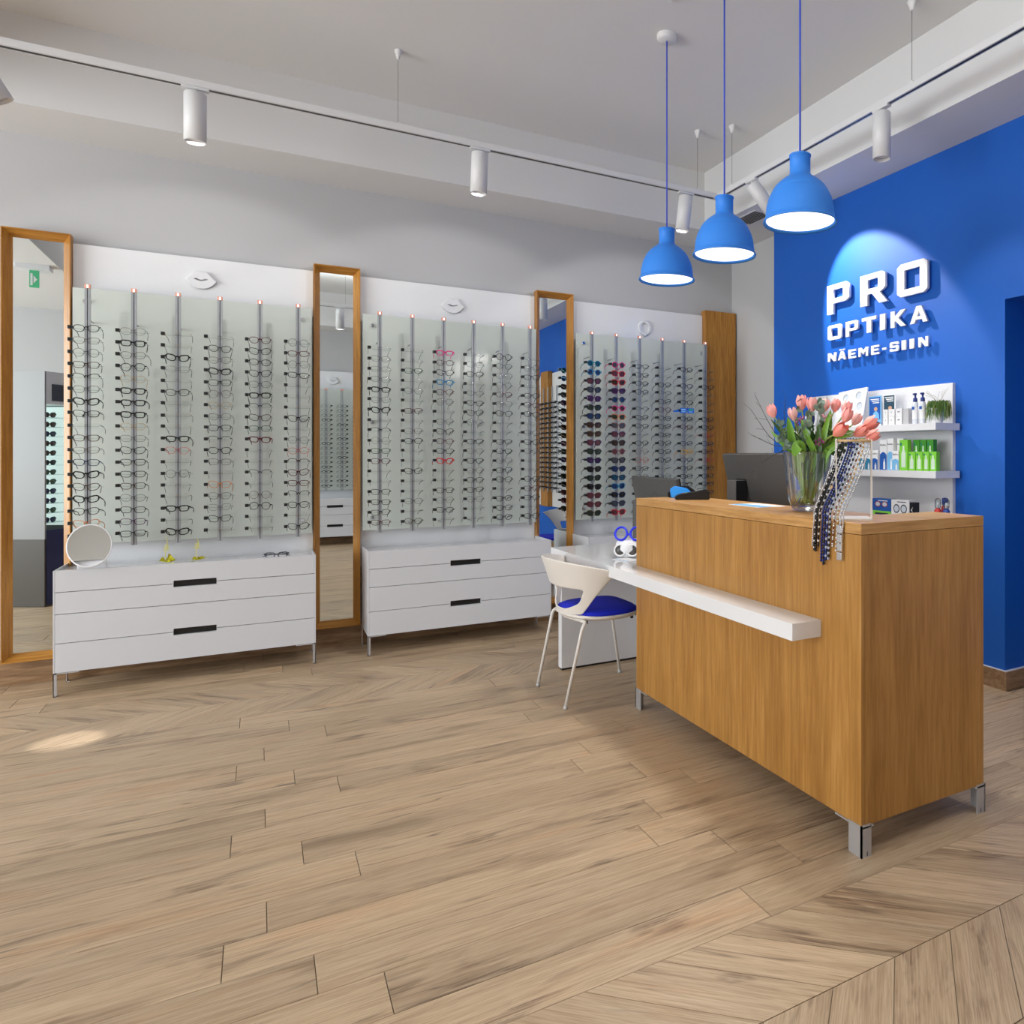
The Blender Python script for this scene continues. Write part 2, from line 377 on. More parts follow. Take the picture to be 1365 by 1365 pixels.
# the floor around and behind the camera, seen only in the mirrors
b = new(); yy = Y1-2*CH-PW; k = 0
def slab(b, x0, x1, y0, y1): box(b, (x0+G, y0+G, -.006), (x1-G, y1-G, 0))
rws = [Y1-2*CH-PW*(i+1) for i in range(13)]
for r_i, y in enumerate(rws):
    if y < YSM-PW+.04: break
    y = max(y, YSM+.016)
    if r_i < 3:
        o0 = offs[r_i % 4]; i = int((X0F-o0)//PL)
        while o0+i*PL < X1F: clipped(o0+i*PL, o0+(i+1)*PL, y); i += 1
    else:
        o0 = offs[r_i % 4]; i = int((X0F-o0)//PL)
        while o0+i*PL < X1F:
            a, c = max(X0F, o0+i*PL), min(X1F, o0+(i+1)*PL)
            if c-a > .06: slab(b, a, c, y, Y1-2*CH-PW*r_i)
            i += 1
for a in (X0F, ):
    xe = 1.441+PX*n0-DX
    slab(b, a, xe, Y1-2*CH, Y1-CH); slab(b, a, xe, Y1-CH, Y1)
    xe = .352-10*PX-DX
    slab(b, a, xe, yb, yb+CH); slab(b, a, xe, yb+CH, yb+2*CH)
yr = YSM+.016; XLM = XL*CAM_SX
while yr < YWM-.03:
    slab(b, XLM, -4.6, yr, min(yr+PW, YWM-.02)); slab(b, -4.6, X0F, yr, min(yr+PW, YWM-.02)); yr += PW
yr = 1.50*CAM_SY
while yr < 2.01*CAM_SY: slab(b, X1F, 4.62*CAM_SX, yr, min(yr+PW, 2.017*CAM_SY)); yr += PW
me = mesh_from(b, 'outer_planks'); me.materials.append(M_floor); o = bpy.data.objects.new('outer_planks', me); COL.objects.link(o); o.parent = floor; o['kind'] = 'stuff'

# ------------------------------------------------------------------ wall displays
def Ywl(y, flip):            # the same display can stand on the opposite wall
    return y if not flip else (YW+YS)-y
def ybox(lo, hi, flip, bev=0):
    y0, y1 = Ywl(lo[1], flip), Ywl(hi[1], flip)
    return boxm((lo[0], min(y0, y1), lo[2]), (hi[0], max(y0, y1), hi[2]), bev)
def frame_board(o0, o1, i0_, i1_, flip):
    """mitred board with bevelled inner face: outer edge o0-o1, inner edge i0_-i1_ (x, z pairs)"""
    yf, ym, yb = 4.290, 4.332, 4.346; b = new(); e = .12
    L = lambda p, q, t: (p[0]+(q[0]-p[0])*t, p[1]+(q[1]-p[1])*t)
    f0, f1 = L(o0, i0_, e), L(o1, i1_, e)
    ring = []
    for (p0, p1, y) in ((o0, o1, yb), (o0, o1, yf), (f0, f1, yf), (i0_, i1_, ym), (i0_, i1_, yb)):
        ring.append([b.verts.new((p[0], Ywl(y, flip), p[1])) for p in (p0, p1)])
    for k in range(5):
        A, B = ring[k], ring[(k+1) % 5]; b.faces.new((A[0], A[1], B[1], B[0]))
    b.faces.new([r[0] for r in ring]); b.faces.new([r[1] for r in ring][::-1]); return b
def mirror_frame(x0, x1, label, flip=False, top=2.664):
    z0, w_ = .145, .044
    T = thing('wall_mirror', label, 'mirror', ((x0+x1)/2, Ywl(4.34, flip), z0), group='tall oak framed mirrors')
    O = [(x0, z0), (x1, z0), (x1, top), (x0, top)]; I = [(x0+w_, z0+w_), (x1-w_, z0+w_), (x1-w_, top-w_), (x0+w_, top-w_)]
    for k, nm in enumerate(('bottom_board', 'side_board', 'top_board', 'side_board')):
        part(nm, frame_board(O[k], O[(k+1) % 4], I[k], I[(k+1) % 4], flip), M_frame if k % 2 else M_framex, T)
    part('mirror_pane', ybox((x0+w_-.001, 4.334, z0+w_-.001), (x1-w_+.001, 4.338, top-w_+.001), flip), M_mirror, T)
    return T
M_framex = oak('oak_frame_across', (1.0, 16, 16), [(160, 104, 32), (186, 130, 52), (204, 150, 70)], .42)
mirror_frame(-1.370, -1.037, 'oak framed tall mirror at the left end reflecting a grey tower')
mirror_frame(.343, .657, 'oak framed tall mirror between the left and middle eyewear displays')
mirror_frame(2.038, 2.372, 'oak framed tall mirror between the middle and right displays, reflecting blue wall')
T = thing('oak_column', 'solid flat oak column at the right end of the displays by the corner', 'column', (3.91, 4.34, 0))
part('front_board', boxm((3.735, 4.290, .155), (4.09, 4.304, 2.664), .001), M_frame, T)
part('side_board', boxm((3.735, 4.3045, .155), (3.749, 4.345, 2.664)), M_frame, T)
part('side_board', boxm((4.076, 4.3045, .155), (4.09, 4.345, 2.664)), M_frame, T)
part('top_board', boxm((3.7495, 4.3045, 2.650), (4.0755, 4.345, 2.664)), M_frame, T)

LIPS = [(-.088, -.004), (-.062, .018), (-.04, .045), (-.024, .053), (-.010, .050), (0, .044), (.010, .050), (.024, .053), (.04, .045), (.062, .018), (.088, -.004), (.066, -.030), (.042, -.047), (.018, -.054), (0, -.055), (-.018, -.054), (-.042, -.047), (-.066, -.030)]
LIPI = [(-.050, .006), (-.028, .010), (-.010, .004), (0, .001), (.010, .004), (.028, .010), (.050, .006), (.024, -.006), (0, -.011), (-.024, -.006)]
def upright(me, x, y, z, flip=False):     # XY mesh -> standing in XZ facing -Y (or +Y)
    m = Matrix.Translation((x, y, z)) @ Matrix.Rotation(R(180 if flip else 0), 4, 'Z') @ Matrix.Rotation(R(90), 4, 'X')
    me.transform(m); return me
def panel_unit(x0, x1, which, lips=True, flip=False):
    c = (x0+x1)/2; yb = Ywl(4.352, flip)
    T = thing('display_backboard', f'white glossy backboard with frosted glass panel of the {which} eyewear display', 'display board', (c, yb, .69))
    part('board', ybox((x0, 4.33, .55), (x1, 4.345, 2.622), flip, .001), M_whitegloss, T)
    part('glass_panel', ybox((x0+.012, 4.272, .815), (x1-.012, 4.280, 2.345), flip, .001), M_glasspanel, T)
    for x in (x0+.075, x1-.075):
        for z in (2.265, 1.58, .905):
            b = new(); lathe(b, [(.012, 0), (.014, .004), (.014, .010), (.010, .014), (.009, .075)], 16, cap0=True)
            m = Matrix.Translation((x, Ywl(4.258, flip), z)) @ Matrix.Rotation(R(-90 if not flip else 90), 4, 'X')
            xform(b, 0, m); part('standoff_bolt', b, M_chrome, T)
    if lips:
        me = outline_mesh('lips_sign', [LIPS, LIPI], .010, .002); me.materials.clear() if me.materials else None
        upright(me, c, Ywl(4.322, flip), 2.478, flip)
        solo('lips_sign', me, M_whitegloss, f'white raised lips emblem centred above the {which} display', 'sign')
    else:
        n = 40; ring = [(.062*math.cos(2*math.pi*i/n), .062*math.sin(2*math.pi*i/n)) for i in range(n)]
        k = 3*n//4; ring[k] = (0, -.076)
        hole = [(.044*math.cos(2*math.pi*i/n), .044*math.sin(2*math.pi*i/n)) for i in range(n)]
        me = outline_mesh('ring_sign', [ring, hole], .010, .002)
        upright(me, c+.04, Ywl(4.322, flip), 2.455, flip)
        solo('ring_sign', me, M_whitegloss, 'white raised ring emblem with small point above the right display', 'sign')
SEC = [(-1.035, .341, 'left', -.343), (.659, 2.036, 'middle', 1.338), (2.374, 3.733, 'right', 3.03)]
for i, (a, c, n_, rc) in enumerate(SEC): panel_unit(a, c, n_, lips=i < 2)

def cabinet(x0, x1, label, flip=False):
    yf, yb, z0, z1 = 4.04, 4.315, .131, .702
    T = thing('drawer_cabinet', label, 'cabinet', ((x0+x1)/2, Ywl((yf+yb)/2, flip), 0), group='low white drawer cabinets')
    t = .008
    part('side_panel', ybox((x0, yf, z0), (x0+t, yb, z1), flip, .0008), M_cab, T); part('side_panel', ybox((x1-t, yf, z0), (x1, yb, z1), flip, .0008), M_cab, T)
    part('top_panel', ybox((x0+t, yf+.018, z1-.03), (x1-t, yb, z1-.018), flip), M_whitegloss, T)
    part('bottom_panel', ybox((x0+t, yf+.018, z0), (x1-t, yb, z0+.016), flip), M_cab, T)
    part('back_panel', ybox((x0+t, yb-.01, z0+.016), (x1-t, yb, z1-.03), flip), M_cab, T)
    cx = (x0+x1)/2+.005; hw = .115; zs = [z1, .581, .458, .295, z0]
    for k, (za, zb) in enumerate(zip(zs, zs[1:])):
        a, c = x0+t+.001, x1-t-.001; hi, lo = za-(.0016 if k else 0), zb+.0016
        if k % 2 == 0: P = [(a, hi), (c, hi), (c, lo), (cx+hw, lo), (cx+hw, lo+.018), (cx-hw, lo+.018), (cx-hw, lo), (a, lo)]
        else: P = [(a, hi), (cx-hw, hi), (cx-hw, hi-.018), (cx+hw, hi-.018), (cx+hw, hi), (c, hi), (c, lo), (a, lo)]
        b = new(); prism(b, P, Ywl(yf, flip), Ywl(yf+.018, flip)); D = part('drawer_front', b, M_cab, T)
        if k % 2 == 0:
            s = new(); zc = zb; box(s, (cx-hw-.01, min(Ywl(yf+.019, flip), Ywl(yf+.05, flip)), zc-.03), (cx+hw+.01, max(Ywl(yf+.019, flip), Ywl(yf+.05, flip)), zc+.03))
            part('handle_slot', s, M_slot, D, label='dark recessed handle slot')
    for x in (x0, x1):
        for y in (yf, yb-.03):
            s = 1 if x == x0 else -1; b = new(); xa = x if s > 0 else x-.018
            ya = Ywl(y, flip); yc = Ywl(y+.028, flip)
            box(b, (xa, min(ya, yc), 0), (xa+.018, max(ya, yc), .004))
            box(b, (x if s > 0 else x-.004, min(ya, yc), 0), (x+.004 if s > 0 else x, max(ya, yc), z0))
            if y == yf: box(b, (xa, min(ya, Ywl(y+.004, flip)), 0), (xa+.018, max(ya, Ywl(y+.004, flip)), z0))
            box(b, (xa if s > 0 else x-.12, min(ya, yc), z0-.006), (x+.12 if s > 0 else x, max(ya, yc), z0))
            part('leg', b, M_legmetal, T)
    return T
cabinet(-1.058, .336, 'white drawer cabinet under the left display with oval mirror on top')
cabinet(.668, 2.040, 'white drawer cabinet under the middle display, empty on top')
cabinet(2.364, 3.735, 'white drawer cabinet under the right display, behind the service table')

# ---- rods with holder arms and locks
NR, ZTOP, DZ = 18, 2.077, .0702
def rod(x, label, flip=False):
    T = thing('display_rod', label, 'display rod', (x, Ywl(4.16, flip), .812), group='vertical eyewear rods')
    part('rod_profile', ybox((x-.0145, 4.138, .812), (x-.002, 4.152, 2.315), flip), M_alu, T)
    part('rod_profile', ybox((x+.002, 4.138, .812), (x+.0145, 4.152, 2.315), flip), M_alu, T)
    part('dark_core', ybox((x-.002, 4.147, .812), (x+.002, 4.150, 2.315), flip), M_mon, T)
    part('rod_tip', ybox((x-.0150, 4.137, 2.3155), (x+.0150, 4.153, 2.338), flip, .001), M_copper, T, label='glowing pink copper tip')
    part('tip_light', ybox((x-.005, 4.1355, 2.3175), (x+.005, 4.1368, 2.334), flip), M_tipglow, T)
    for z in (2.14, .86):
        b = new(); tube(b, [(x+.0, Ywl(4.15, flip), z), (x+.0, Ywl(4.272, flip), z)], .004, 6); part('wall_pin', b, M_alu, T)
    for k in range(NR):
        z = ZTOP-k*DZ
        part('holder_arm', ybox((x-.082, 4.130, z-.004), (x+.082, 4.134, z-.001), flip), M_clear, T)
        zz = z+random.uniform(-.003, .003)
        part('lock', ybox((x-.088, 4.100, zz-.006), (x-.066, 4.126, zz+.013), flip, .003), M_lock, T, label='black tag lock')
    return T
# ---- eyewear, one prototype per style, shared mesh data
def lens_out(shape, n=20):
    w_, h_, e, tilt = {'rect': (.0285, .0192, 3.4, .03), 'round': (.0265, .0245, 2.2, 0), 'oval': (.0280, .0208, 2.6, .05), 'cat': (.0290, .0212, 2.8, .16), 'sun': (.0300, .0240, 3.0, .08)}[shape]
    P = []
    for i in range(n):
        a = 2*math.pi*i/n; c, s = math.cos(a), math.sin(a)
        x = w_*math.copysign(abs(c)**(2/e), c); z = h_*math.copysign(abs(s)**(2/e), s)
        if z < 0: x *= 1-.16*(-z/h_)
        P.append((x, z+tilt*x))
    return P
STY = {'K': (.0056, 'full'), 'k': (.0036, 'full'), 't': (.0019, 'full'), 'r': (0, 'less'), 'h': (.0036, 'half'), 'S': (.0046, 'full')}
def frame_bm(shape, st):
    tw, kind = STY[st]; b = new(); O = lens_out(shape); n = len(O); cx = .0350
    for s in (-1, 1):
        if kind != 'less':
            idx = list(range(n)) if kind == 'full' else list(range(0, n//2+1))
            rings = []
            for i in idx:
                x, z = O[i]; L = math.hypot(x, z); top = 1.35 if (z > 0 and st in 'KS') else 1.0
                ix, iz = x*(1-tw*top/L), z*(1-tw*top/L)
                xo, xi = s*(cx+x), s*(cx+ix); y0 = .004*(abs(xo)/.06)**2
                rings.append([b.verts.new(p) for p in ((xo, y0, z), (xi, y0, iz), (xi, y0+.0032, iz), (xo, y0+.0032, z))])
            m = len(rings)
            for i in range(m if kind == 'full' else m-1):
                A, B = rings[i], rings[(i+1) % m]
                for j in range(4): b.faces.new((A[j], A[(j+1) % 4], B[(j+1) % 4], B[j]))
        xe = .0350+O[0][0]; bt = max(tw, .0013)
        box(b, (min(s*(xe-.003), s*.0700), .003, .004), (max(s*(xe-.003), s*.0700), .0065, .004+max(.0022, tw*1.5)))
    gp = .0350-O[0][0]*.98; bt = max(tw*.8, .0010)
    tube(b, [(-gp-.001, .001, .004), (-gp*.4, -.001, .0075), (gp*.4, -.001, .0075), (gp+.001, .001, .004)], bt, 5)
    return b
def temple_bm(s, st):
    tw = {'K': .0024, 'S': .0026, 'k': .0018, 't': .0013, 'r': .0012, 'h': .0016}[st]
    b = new(); x = s*.0698
    P = [(x, .006, .006), (x*1.01, .04, .003), (x*.98, .074, -.003), (x*.95, .090, -.010), (x*.90, .102, -.030)]
    tube(b, P, [tw*.7, tw*.8, tw, tw*1.15, tw*.9], 4, rz=tw*1.6); return b
def lens_bm(shape, s):
    b = new(); O = lens_out(shape); P = [(s*(.0350+x*.955), .0016+.004*(abs(.0350+x)/.06)**2, z*.955) for x, z in O]
    c = b.verts.new((s*.0350, .0005, 0)); V = [b.verts.new(p) for p in P]
    for i in range(len(V)): b.faces.new((c, V[i], V[(i+1) % len(V)])).smooth = True
    return b
FM, TM, LM = {}, {}, {}
def fmesh(d, key, bm_fn, m):
    if key not in d: d[key] = mesh_from(bm_fn(), 'eyewear_part'); d[key].transform(Matrix.Diagonal((.925, 1.28, 1, 1))); d[key].materials.append(m)
    return d[key]
COLR = {'black': (14, 14, 16), 'grey': (70, 71, 74), 'brown': (64, 40, 26), 'dark_red': (86, 20, 30), 'red': (196, 26, 36), 'orange': (196, 122, 66), 'pink': (216, 40, 128), 'teal': (16, 120, 140),
        'green': (52, 84, 60), 'purple': (74, 26, 76), 'navy': (24, 36, 78), 'gold': (190, 160, 110), 'blue': (26, 120, 170), 'silver': (116, 118, 120), 'rose': (120, 78, 84), 'olive': (74, 66, 34), 'yellow': (214, 168, 80)}
MF = {k: mat('eyewear_'+k, v, .3 if k not in ('gold', 'silver', 'grey') else .3, 0.0 if k not in ('gold', 'silver') else .6) for k, v in COLR.items()}
def sunlens(k, c): return mat('sun_lens_'+k, c, .08)
SL = {'black': (22, 22, 24), 'brown': (52, 34, 26), 'blue': (24, 44, 84), 'purple': (52, 26, 66), 'grey': (60, 64, 72), 'green': (34, 44, 36), 'rose': (84, 46, 54), 'teal': (16, 66, 92)}
SLM = {k: sunlens(k, v) for k, v in SL.items()}
WORD = {'K': 'thick rimmed', 'k': 'slim rimmed', 't': 'thin wire rimmed', 'r': 'nearly rimless', 'h': 'half rimmed', 'S': ''}
SHW = {'rect': 'rectangular', 'round': 'round', 'oval': 'oval', 'cat': 'upswept', 'sun': 'wide'}
def glasses(x, z, st, colour, shape, label, group, sun=None, cat='glasses'):
    yaw = R(random.uniform(-4, 4)); T = thing('sunglasses' if sun else 'eyeglasses', label, cat, (x, 4.108, z), yaw, group)
    T.rotation_euler = (R(random.uniform(-3, 3)), R(random.uniform(-2.2, 2.2)), yaw)
    m = MF[colour]
    def P(nm, me, mm, lab=None):
        o = bpy.data.objects.new(nm, me); COL.objects.link(o); o.parent = T; setmat(o, mm)
        if lab: o['label'] = lab
        return o
    P('rim', fmesh(FM, (shape, st), lambda: frame_bm(shape, st), m), m)
    for s in (-1, 1):
        P('lens', fmesh(LM, (shape, s), lambda: lens_bm(shape, s), M_lens), SLM[sun] if sun else M_lens)
        o = P('temple', fmesh(TM, (s, st), lambda: temple_bm(s, st), m), MF['black'] if (st == 'r' or (st == 't' and random.random() < .5)) else m)
        o.rotation_euler = (R(random.uniform(-9, 3)), 0, R(random.uniform(-3, 3)))
    return T
# one character per pair read off the photograph, top row first:
# K thick black, k slim black, t thin metal, r rimless, h half rim; letters below are coloured frames
CC = {'b': ('k', 'brown'), 'm': ('k', 'dark_red'), 'R': ('K', 'red'), 'P': ('K', 'pink'), 'T': ('K', 'blue'), 'G': ('k', 'green'), 'V': ('k', 'purple'), 'B': ('k', 'navy'),
      'o': ('k', 'orange'), 'g': ('t', 'gold'), 'e': ('k', 'olive'), 'y': ('K', 'yellow'), 'w': ('t', 'red'), 'n': ('t', 'brown'), 'D': ('K', 'dark_red')}
TAB = [["kttbttKkrbnBKbKkoK", "tKnkgKKKgtkkkbtkVk", "rrKtrkrrrKwrtrrKrK", "rktKktgtktktrottkr", "mkkktKtbGDrrtrtkrr", "tmtkrrrkrtwtmmtkrk"],
       ["rtttKtKrttGmrrkkkm", "rrGrtrmrtkrrkrrtre", "PmkTmtrtkmkRrrktkr", "rtkrtkktrktktkktrr", "ktttmtkrrkktkkrkkk", "rtkrkmkrtktrrkmkrk"],
       [None, None, "kkkkrtkkrktwkttttt", "rrktkmkkkkkkrttttt", "krBtk*kmrByBkkktkt", "rrkrrrkkwBmwkkkkkk"]]
SUN = [[('teal', 'teal', 'round'), ('blue', 'blue', 'round'), ('black', 'rose', 'sun'), ('black', 'grey', 'sun'), ('purple', 'purple', 'sun'), ('black', 'green', 'sun'), ('black', 'blue', 'sun'), ('brown', 'brown', 'sun'), ('olive', 'brown', 'sun'), ('purple', 'rose', 'sun'), ('black', 'green', 'sun'), ('navy', 'purple', 'sun'), ('black', 'black', 'sun'), ('black', 'green', 'sun'), ('black', 'black', 'sun'), ('dark_red', 'rose', 'sun'), ('dark_red', 'rose', 'sun'), ('olive', 'green', 'sun')],
       [('pink', 'grey', 'round'), ('red', 'rose', 'sun'), ('red', 'brown', 'sun'), ('purple', 'purple', 'sun'), ('grey', 'blue', 'round'), ('pink', 'brown', 'round'), ('orange', 'green', 'sun'), ('rose', 'grey', 'sun'), ('purple', 'rose', 'sun'), ('black', 'brown', 'sun'), ('rose', 'rose', 'round'), ('black', 'grey', 'sun'), ('navy', 'blue', 'sun'), ('navy', 'teal', 'sun'), ('blue', 'blue', 'sun'), ('navy', 'black', 'sun'), ('navy', 'grey', 'sun'), ('red', 'rose', 'sun')]]
rng = random.Random(3)
tagspot = None
for si, (xa, xb, nm, rc) in enumerate(SEC):
    for ri in range(6):
        x = rc+(ri-2.5)*(.2305 if si == 0 else .229)
        rod(x, f'upright metal eyewear rod, {ORD[ri+1]} from the left in the {nm} display')
        for k in range(NR):
            z = ZTOP-k*DZ; loc = f'{ORD[k+1]} from top on {ORD[ri+1]} rod of {nm} display'; grp = f'eyewear on the {nm} display'
            if TAB[si][ri] is None:
                c, l_, sh = SUN[ri][k]
                glasses(x, z, 'S', c, sh, f'{c.replace("_", " ")} sunglasses, {loc}', grp, sun=l_)
                continue
            if si == 2 and ri in (2, 3) and k > 13: continue       # wholly hidden by the screens and the counter
            ch = TAB[si][ri][k]
            if ch == '*': tagspot = (x, z); continue
            if ch in CC: st, c = CC[ch]
            else: st = ch; c = {'K': 'black', 'k': 'black', 't': rng.choice(['grey', 'grey', 'brown', 'silver', 'black']), 'r': rng.choice(['silver', 'gold', 'grey']), 'h': 'black'}[ch]
            if st == 't' and ch == 't' and rng.random() < .22: st = 'h'
            sh = rng.choice(['rect', 'oval', 'rect', 'cat'] if st in 'Kkh' else ['rect', 'oval', 'oval', 'round'])
            if ch == 'K': sh = rng.choice(['rect', 'cat'])
            if (si, ri, k) in ((0, 1, 3), (0, 4, 15), (1, 4, 0)): sh = 'round'
            glasses(x, z, st, c, sh, f'{c.replace("_", " ")} {WORD[st]} glasses, {loc}', grp)
# blue promotional card glasses
x, z = tagspot
T = thing('card_glasses', 'bright blue card glasses with green and white print, sixth on fifth rod of right display', 'glasses', (x, 4.104, z), group='eyewear on the right display')
M_cardb = mat('card_blue', (24, 110, 226), .4)
for s, nm2 in ((-1, 'left'), (1, 'right')):
    b = new(); box(b, (min(s*.004, s*.068), -.001, -.022), (max(s*.004, s*.068), .001, .022), .0004); P = part('card_front', b, M_cardb, T, world=False)
    part('printed_patch', boxm((min(s*.014, s*.058), -.0022, .002), (max(s*.014, s*.058), -.0010, .015)), mat('card_green', (60, 190, 130), .5) if s > 0 else mat('card_pale', (150, 205, 250), .5), P, world=False)
    part('printed_patch', boxm((min(s*.016, s*.054), -.0022, -.014), (max(s*.016, s*.054), -.0010, -.005)), mat('card_pale', (150, 205, 250), .5), P, world=False)
b = new(); box(b, (-.006, -.001, .0), (.006, .001, .012)); part('bridge', b, M_cardb, T, world=False)
b = new(); prism(b, [(-.066, -.012), (-.066, .010), (-.135, -.004), (-.135, -.014)], -.0008, .0008); part('folded_temple', b, M_cardb, T, world=False)
# hanging orange tag string seen against the oak column is the shadow of a chain: small wire tag on the last rod
# ------------------------------------------------------------------ opposite side of the shop (seen in the mirrors)
OX0, OX1 = .36, 1.70
panel_unit(OX0, OX1, 'mirrored opposite', True, flip=True)
cabinet(.34, 1.72, 'white drawer cabinet on the opposite wall, seen in the narrow mirror', flip=True)
b = new()
for ri in range(6):
    x = 1.03+(ri-2.5)*.229
    b2 = new(); y0 = Ywl(4.138, True); y1 = Ywl(4.152, True)
    box(b2, (x-.019, min(y0, y1), .812), (x-.004, max(y0, y1), 2.315)); box(b2, (x+.004, min(y0, y1), .812), (x+.019, max(y0, y1), 2.315))
    T = thing('display_rod', f'upright metal eyewear rod, {ORD[ri+1]} from the corner end on the opposite wall', 'display rod', (x, Ywl(4.145, True), .812), group='rods on the opposite wall')
    part('rod_profile', b2, M_alu, T); part('rod_tip', boxm((x-.02, min(y0, y1)-.001, 2.315), (x+.02, max(y0, y1)+.001, 2.338)), M_copper, T)
    for k in range(NR):
        z = ZTOP-k*DZ; y = Ywl(4.108, True)
        for f_ in (frame_bm('oval', rng.choice('Kkkt')), temple_bm(1, 'k'), temple_bm(-1, 'k')):
            m0 = len(b.verts); xform(f_, 0, Matrix.Translation((x, y, z)) @ Matrix.Rotation(math.pi, 4, 'Z'))
            me = bpy.data.meshes.new('t'); f_.to_mesh(me); f_.free(); b.from_mesh(me); bpy.data.meshes.remove(me)
        box(b, (x+.066, y-.018, z-.006), (x+.088, y+.008, z+.013))
solo('mirrored_eyewear', b, MF['black'], 'rows of dark glasses on the opposite wall, seen only in the mirrors', 'glasses', base=(1.03, Ywl(4.12, True), .85), kind='stuff')
# second small display on the right wall near the entrance, seen in the mirror right of the middle display
T = thing('side_display', 'white display board with oak post on the blue wall, seen in right mirror', 'display board', (3.915, .56, .6))
part('board', boxm((3.905, -.35, .6), (3.929, 1.47, 2.53), .001), M_whitegloss, T)
part('oak_post', boxm((3.83, .74, .6), (3.904, .97, 2.56)), M_frame, T)
SY = (.32, .46, .60, .74, .88, 1.02, 1.16, 1.30)
for y in SY: part('rod_profile', boxm((3.80, y-.010, .82), (3.812, y+.010, 2.315)), M_alu, T)
b = new()
for y in SY:
    for k in range(NR):
        z = ZTOP-k*DZ
        for f_ in (frame_bm('oval', rng.choice('Kk')), temple_bm(1, 'K'), temple_bm(-1, 'K')):
            xform(f_, 0, Matrix.Translation((3.765, y, z)) @ Matrix.Rotation(R(-90), 4, 'Z') @ Matrix.Diagonal((.72, 1, 1, 1)))
            me = bpy.data.meshes.new('t'); f_.to_mesh(me); f_.free(); b.from_mesh(me); bpy.data.meshes.remove(me)
        box(b, (3.75, y+.046, z-.006), (3.78, y+.064, z+.013))
solo('mirrored_eyewear', b, MF['black'], 'stack of dark glasses on the blue wall, seen in the right mirror', 'glasses', base=(3.68, .5, .85), kind='stuff')

# lit sunglasses tower left of the camera (seen in the left mirror)
MODE = 'metric'
T = thing('eyewear_tower', 'tall grey tower with lit white shelves of sunglasses, reflected in left mirror', 'display tower', (-1.685, 2.772, 0), R(32))
M_tower = mat('grey_tower', (150, 148, 148), .35); M_towerbase = mat('tower_base_brown', (74, 66, 58), .4); M_navy = mat('navy_film', (30, 44, 92), .3)
part('base', boxm((-.20, -.15, 0), (.20, .17, .60), .004), M_towerbase, T, world=False)
part('side_panel', boxm((-.20, .155, .60), (.20, .17, 2.09)), M_tower, T, world=False)
part('side_panel', boxm((-.20, -.15, .60), (.20, -.135, 2.09)), M_tower, T, world=False)
part('back_panel', boxm((-.20, -.135, .60), (-.17, .155, 2.09)), M_white, T, world=False)
part('header', boxm((-.17, -.135, 1.80), (.20, .155, 2.09), .002), M_white, T, world=False)
part('screen', boxm((.2, -.02, 1.83), (.206, .10, 1.98)), mat('dark_screen', (50, 54, 66), .2), T, world=False)
part('navy_panel', boxm((.2, -.135, .02), (.205, .155, .68)), M_navy, T, world=False)
part('light_panel', boxm((-.168, -.13, .70), (-.160, .15, 1.79)), emis('tower_light', (226, 242, 238), .75), T, world=False)
M_tl = MATS['tower_light']
for y in (-.1345, .1525): part('added_glow_liner', boxm((-.16, y, .70), (.198, y+.002, 1.79)), M_tl, T, world=False)  # glowing side liners added to brighten the tower interior
for k in range(12):
    z = .74+k*.086
    part('glass_shelf', boxm((-.16, -.13, z-.004), (.16, .15, z)), M_clear, T, world=False)
m_lab = 'dark sunglasses on the lit grey tower, seen only in left mirror'
for k in range(12):
    for j in (0, ):
        b = frame_bm('sun', 'S'); s_ = lens_bm('sun', 1); me = bpy.data.meshes.new('t'); s_.to_mesh(me); s_.free(); b.from_mesh(me); bpy.data.meshes.remove(me)
        s_ = lens_bm('sun', -1); me = bpy.data.meshes.new('t'); s_.to_mesh(me); s_.free(); b.from_mesh(me); bpy.data.meshes.remove(me)
        for s in (1, -1):
            s_ = temple_bm(s, 'S'); me = bpy.data.meshes.new('t'); s_.to_mesh(me); s_.free(); b.from_mesh(me); bpy.data.meshes.remove(me)
        mtx = Matrix.Translation((-1.685, 2.772, 0)) @ Matrix.Rotation(R(32), 4, 'Z') @ Matrix.Translation((.12, .03, .74+k*.086+.0235)) @ Matrix.Rotation(R(90), 4, 'Z')
        xform(b, 0, mtx); solo('sunglasses', b, MF[rng.choice(['black', 'brown', 'green', 'navy'])], f'dark sunglasses on the {ORD[12-k]} shelf from top of the lit tower', 'glasses', 'sunglasses on the lit tower')
MODE = 'cam_scaled'
# exit sign
T = thing('exit_sign', 'hanging green emergency exit sign, seen reflected in the left mirror', 'sign', (-2.08, 1.31, ZS))
part('housing', boxm((-2.22, 1.25, ZS-.05), (-1.94, 1.37, ZS)), M_white, T)
part('sign_plate', boxm((-2.12, 1.300, ZS-.22), (-2.04, 1.310, ZS-.05)), emis('exit_green', (70, 170, 120), .25), T)
b = new(); box(b, (-2.110, 1.3105, ZS-.20), (-2.092, 1.312, ZS-.08)); prism(b, [(-2.085, ZS-.10), (-2.055, ZS-.14), (-2.085, ZS-.18)], 1.3105, 1.312); part('pictogram', b, M_white, T)

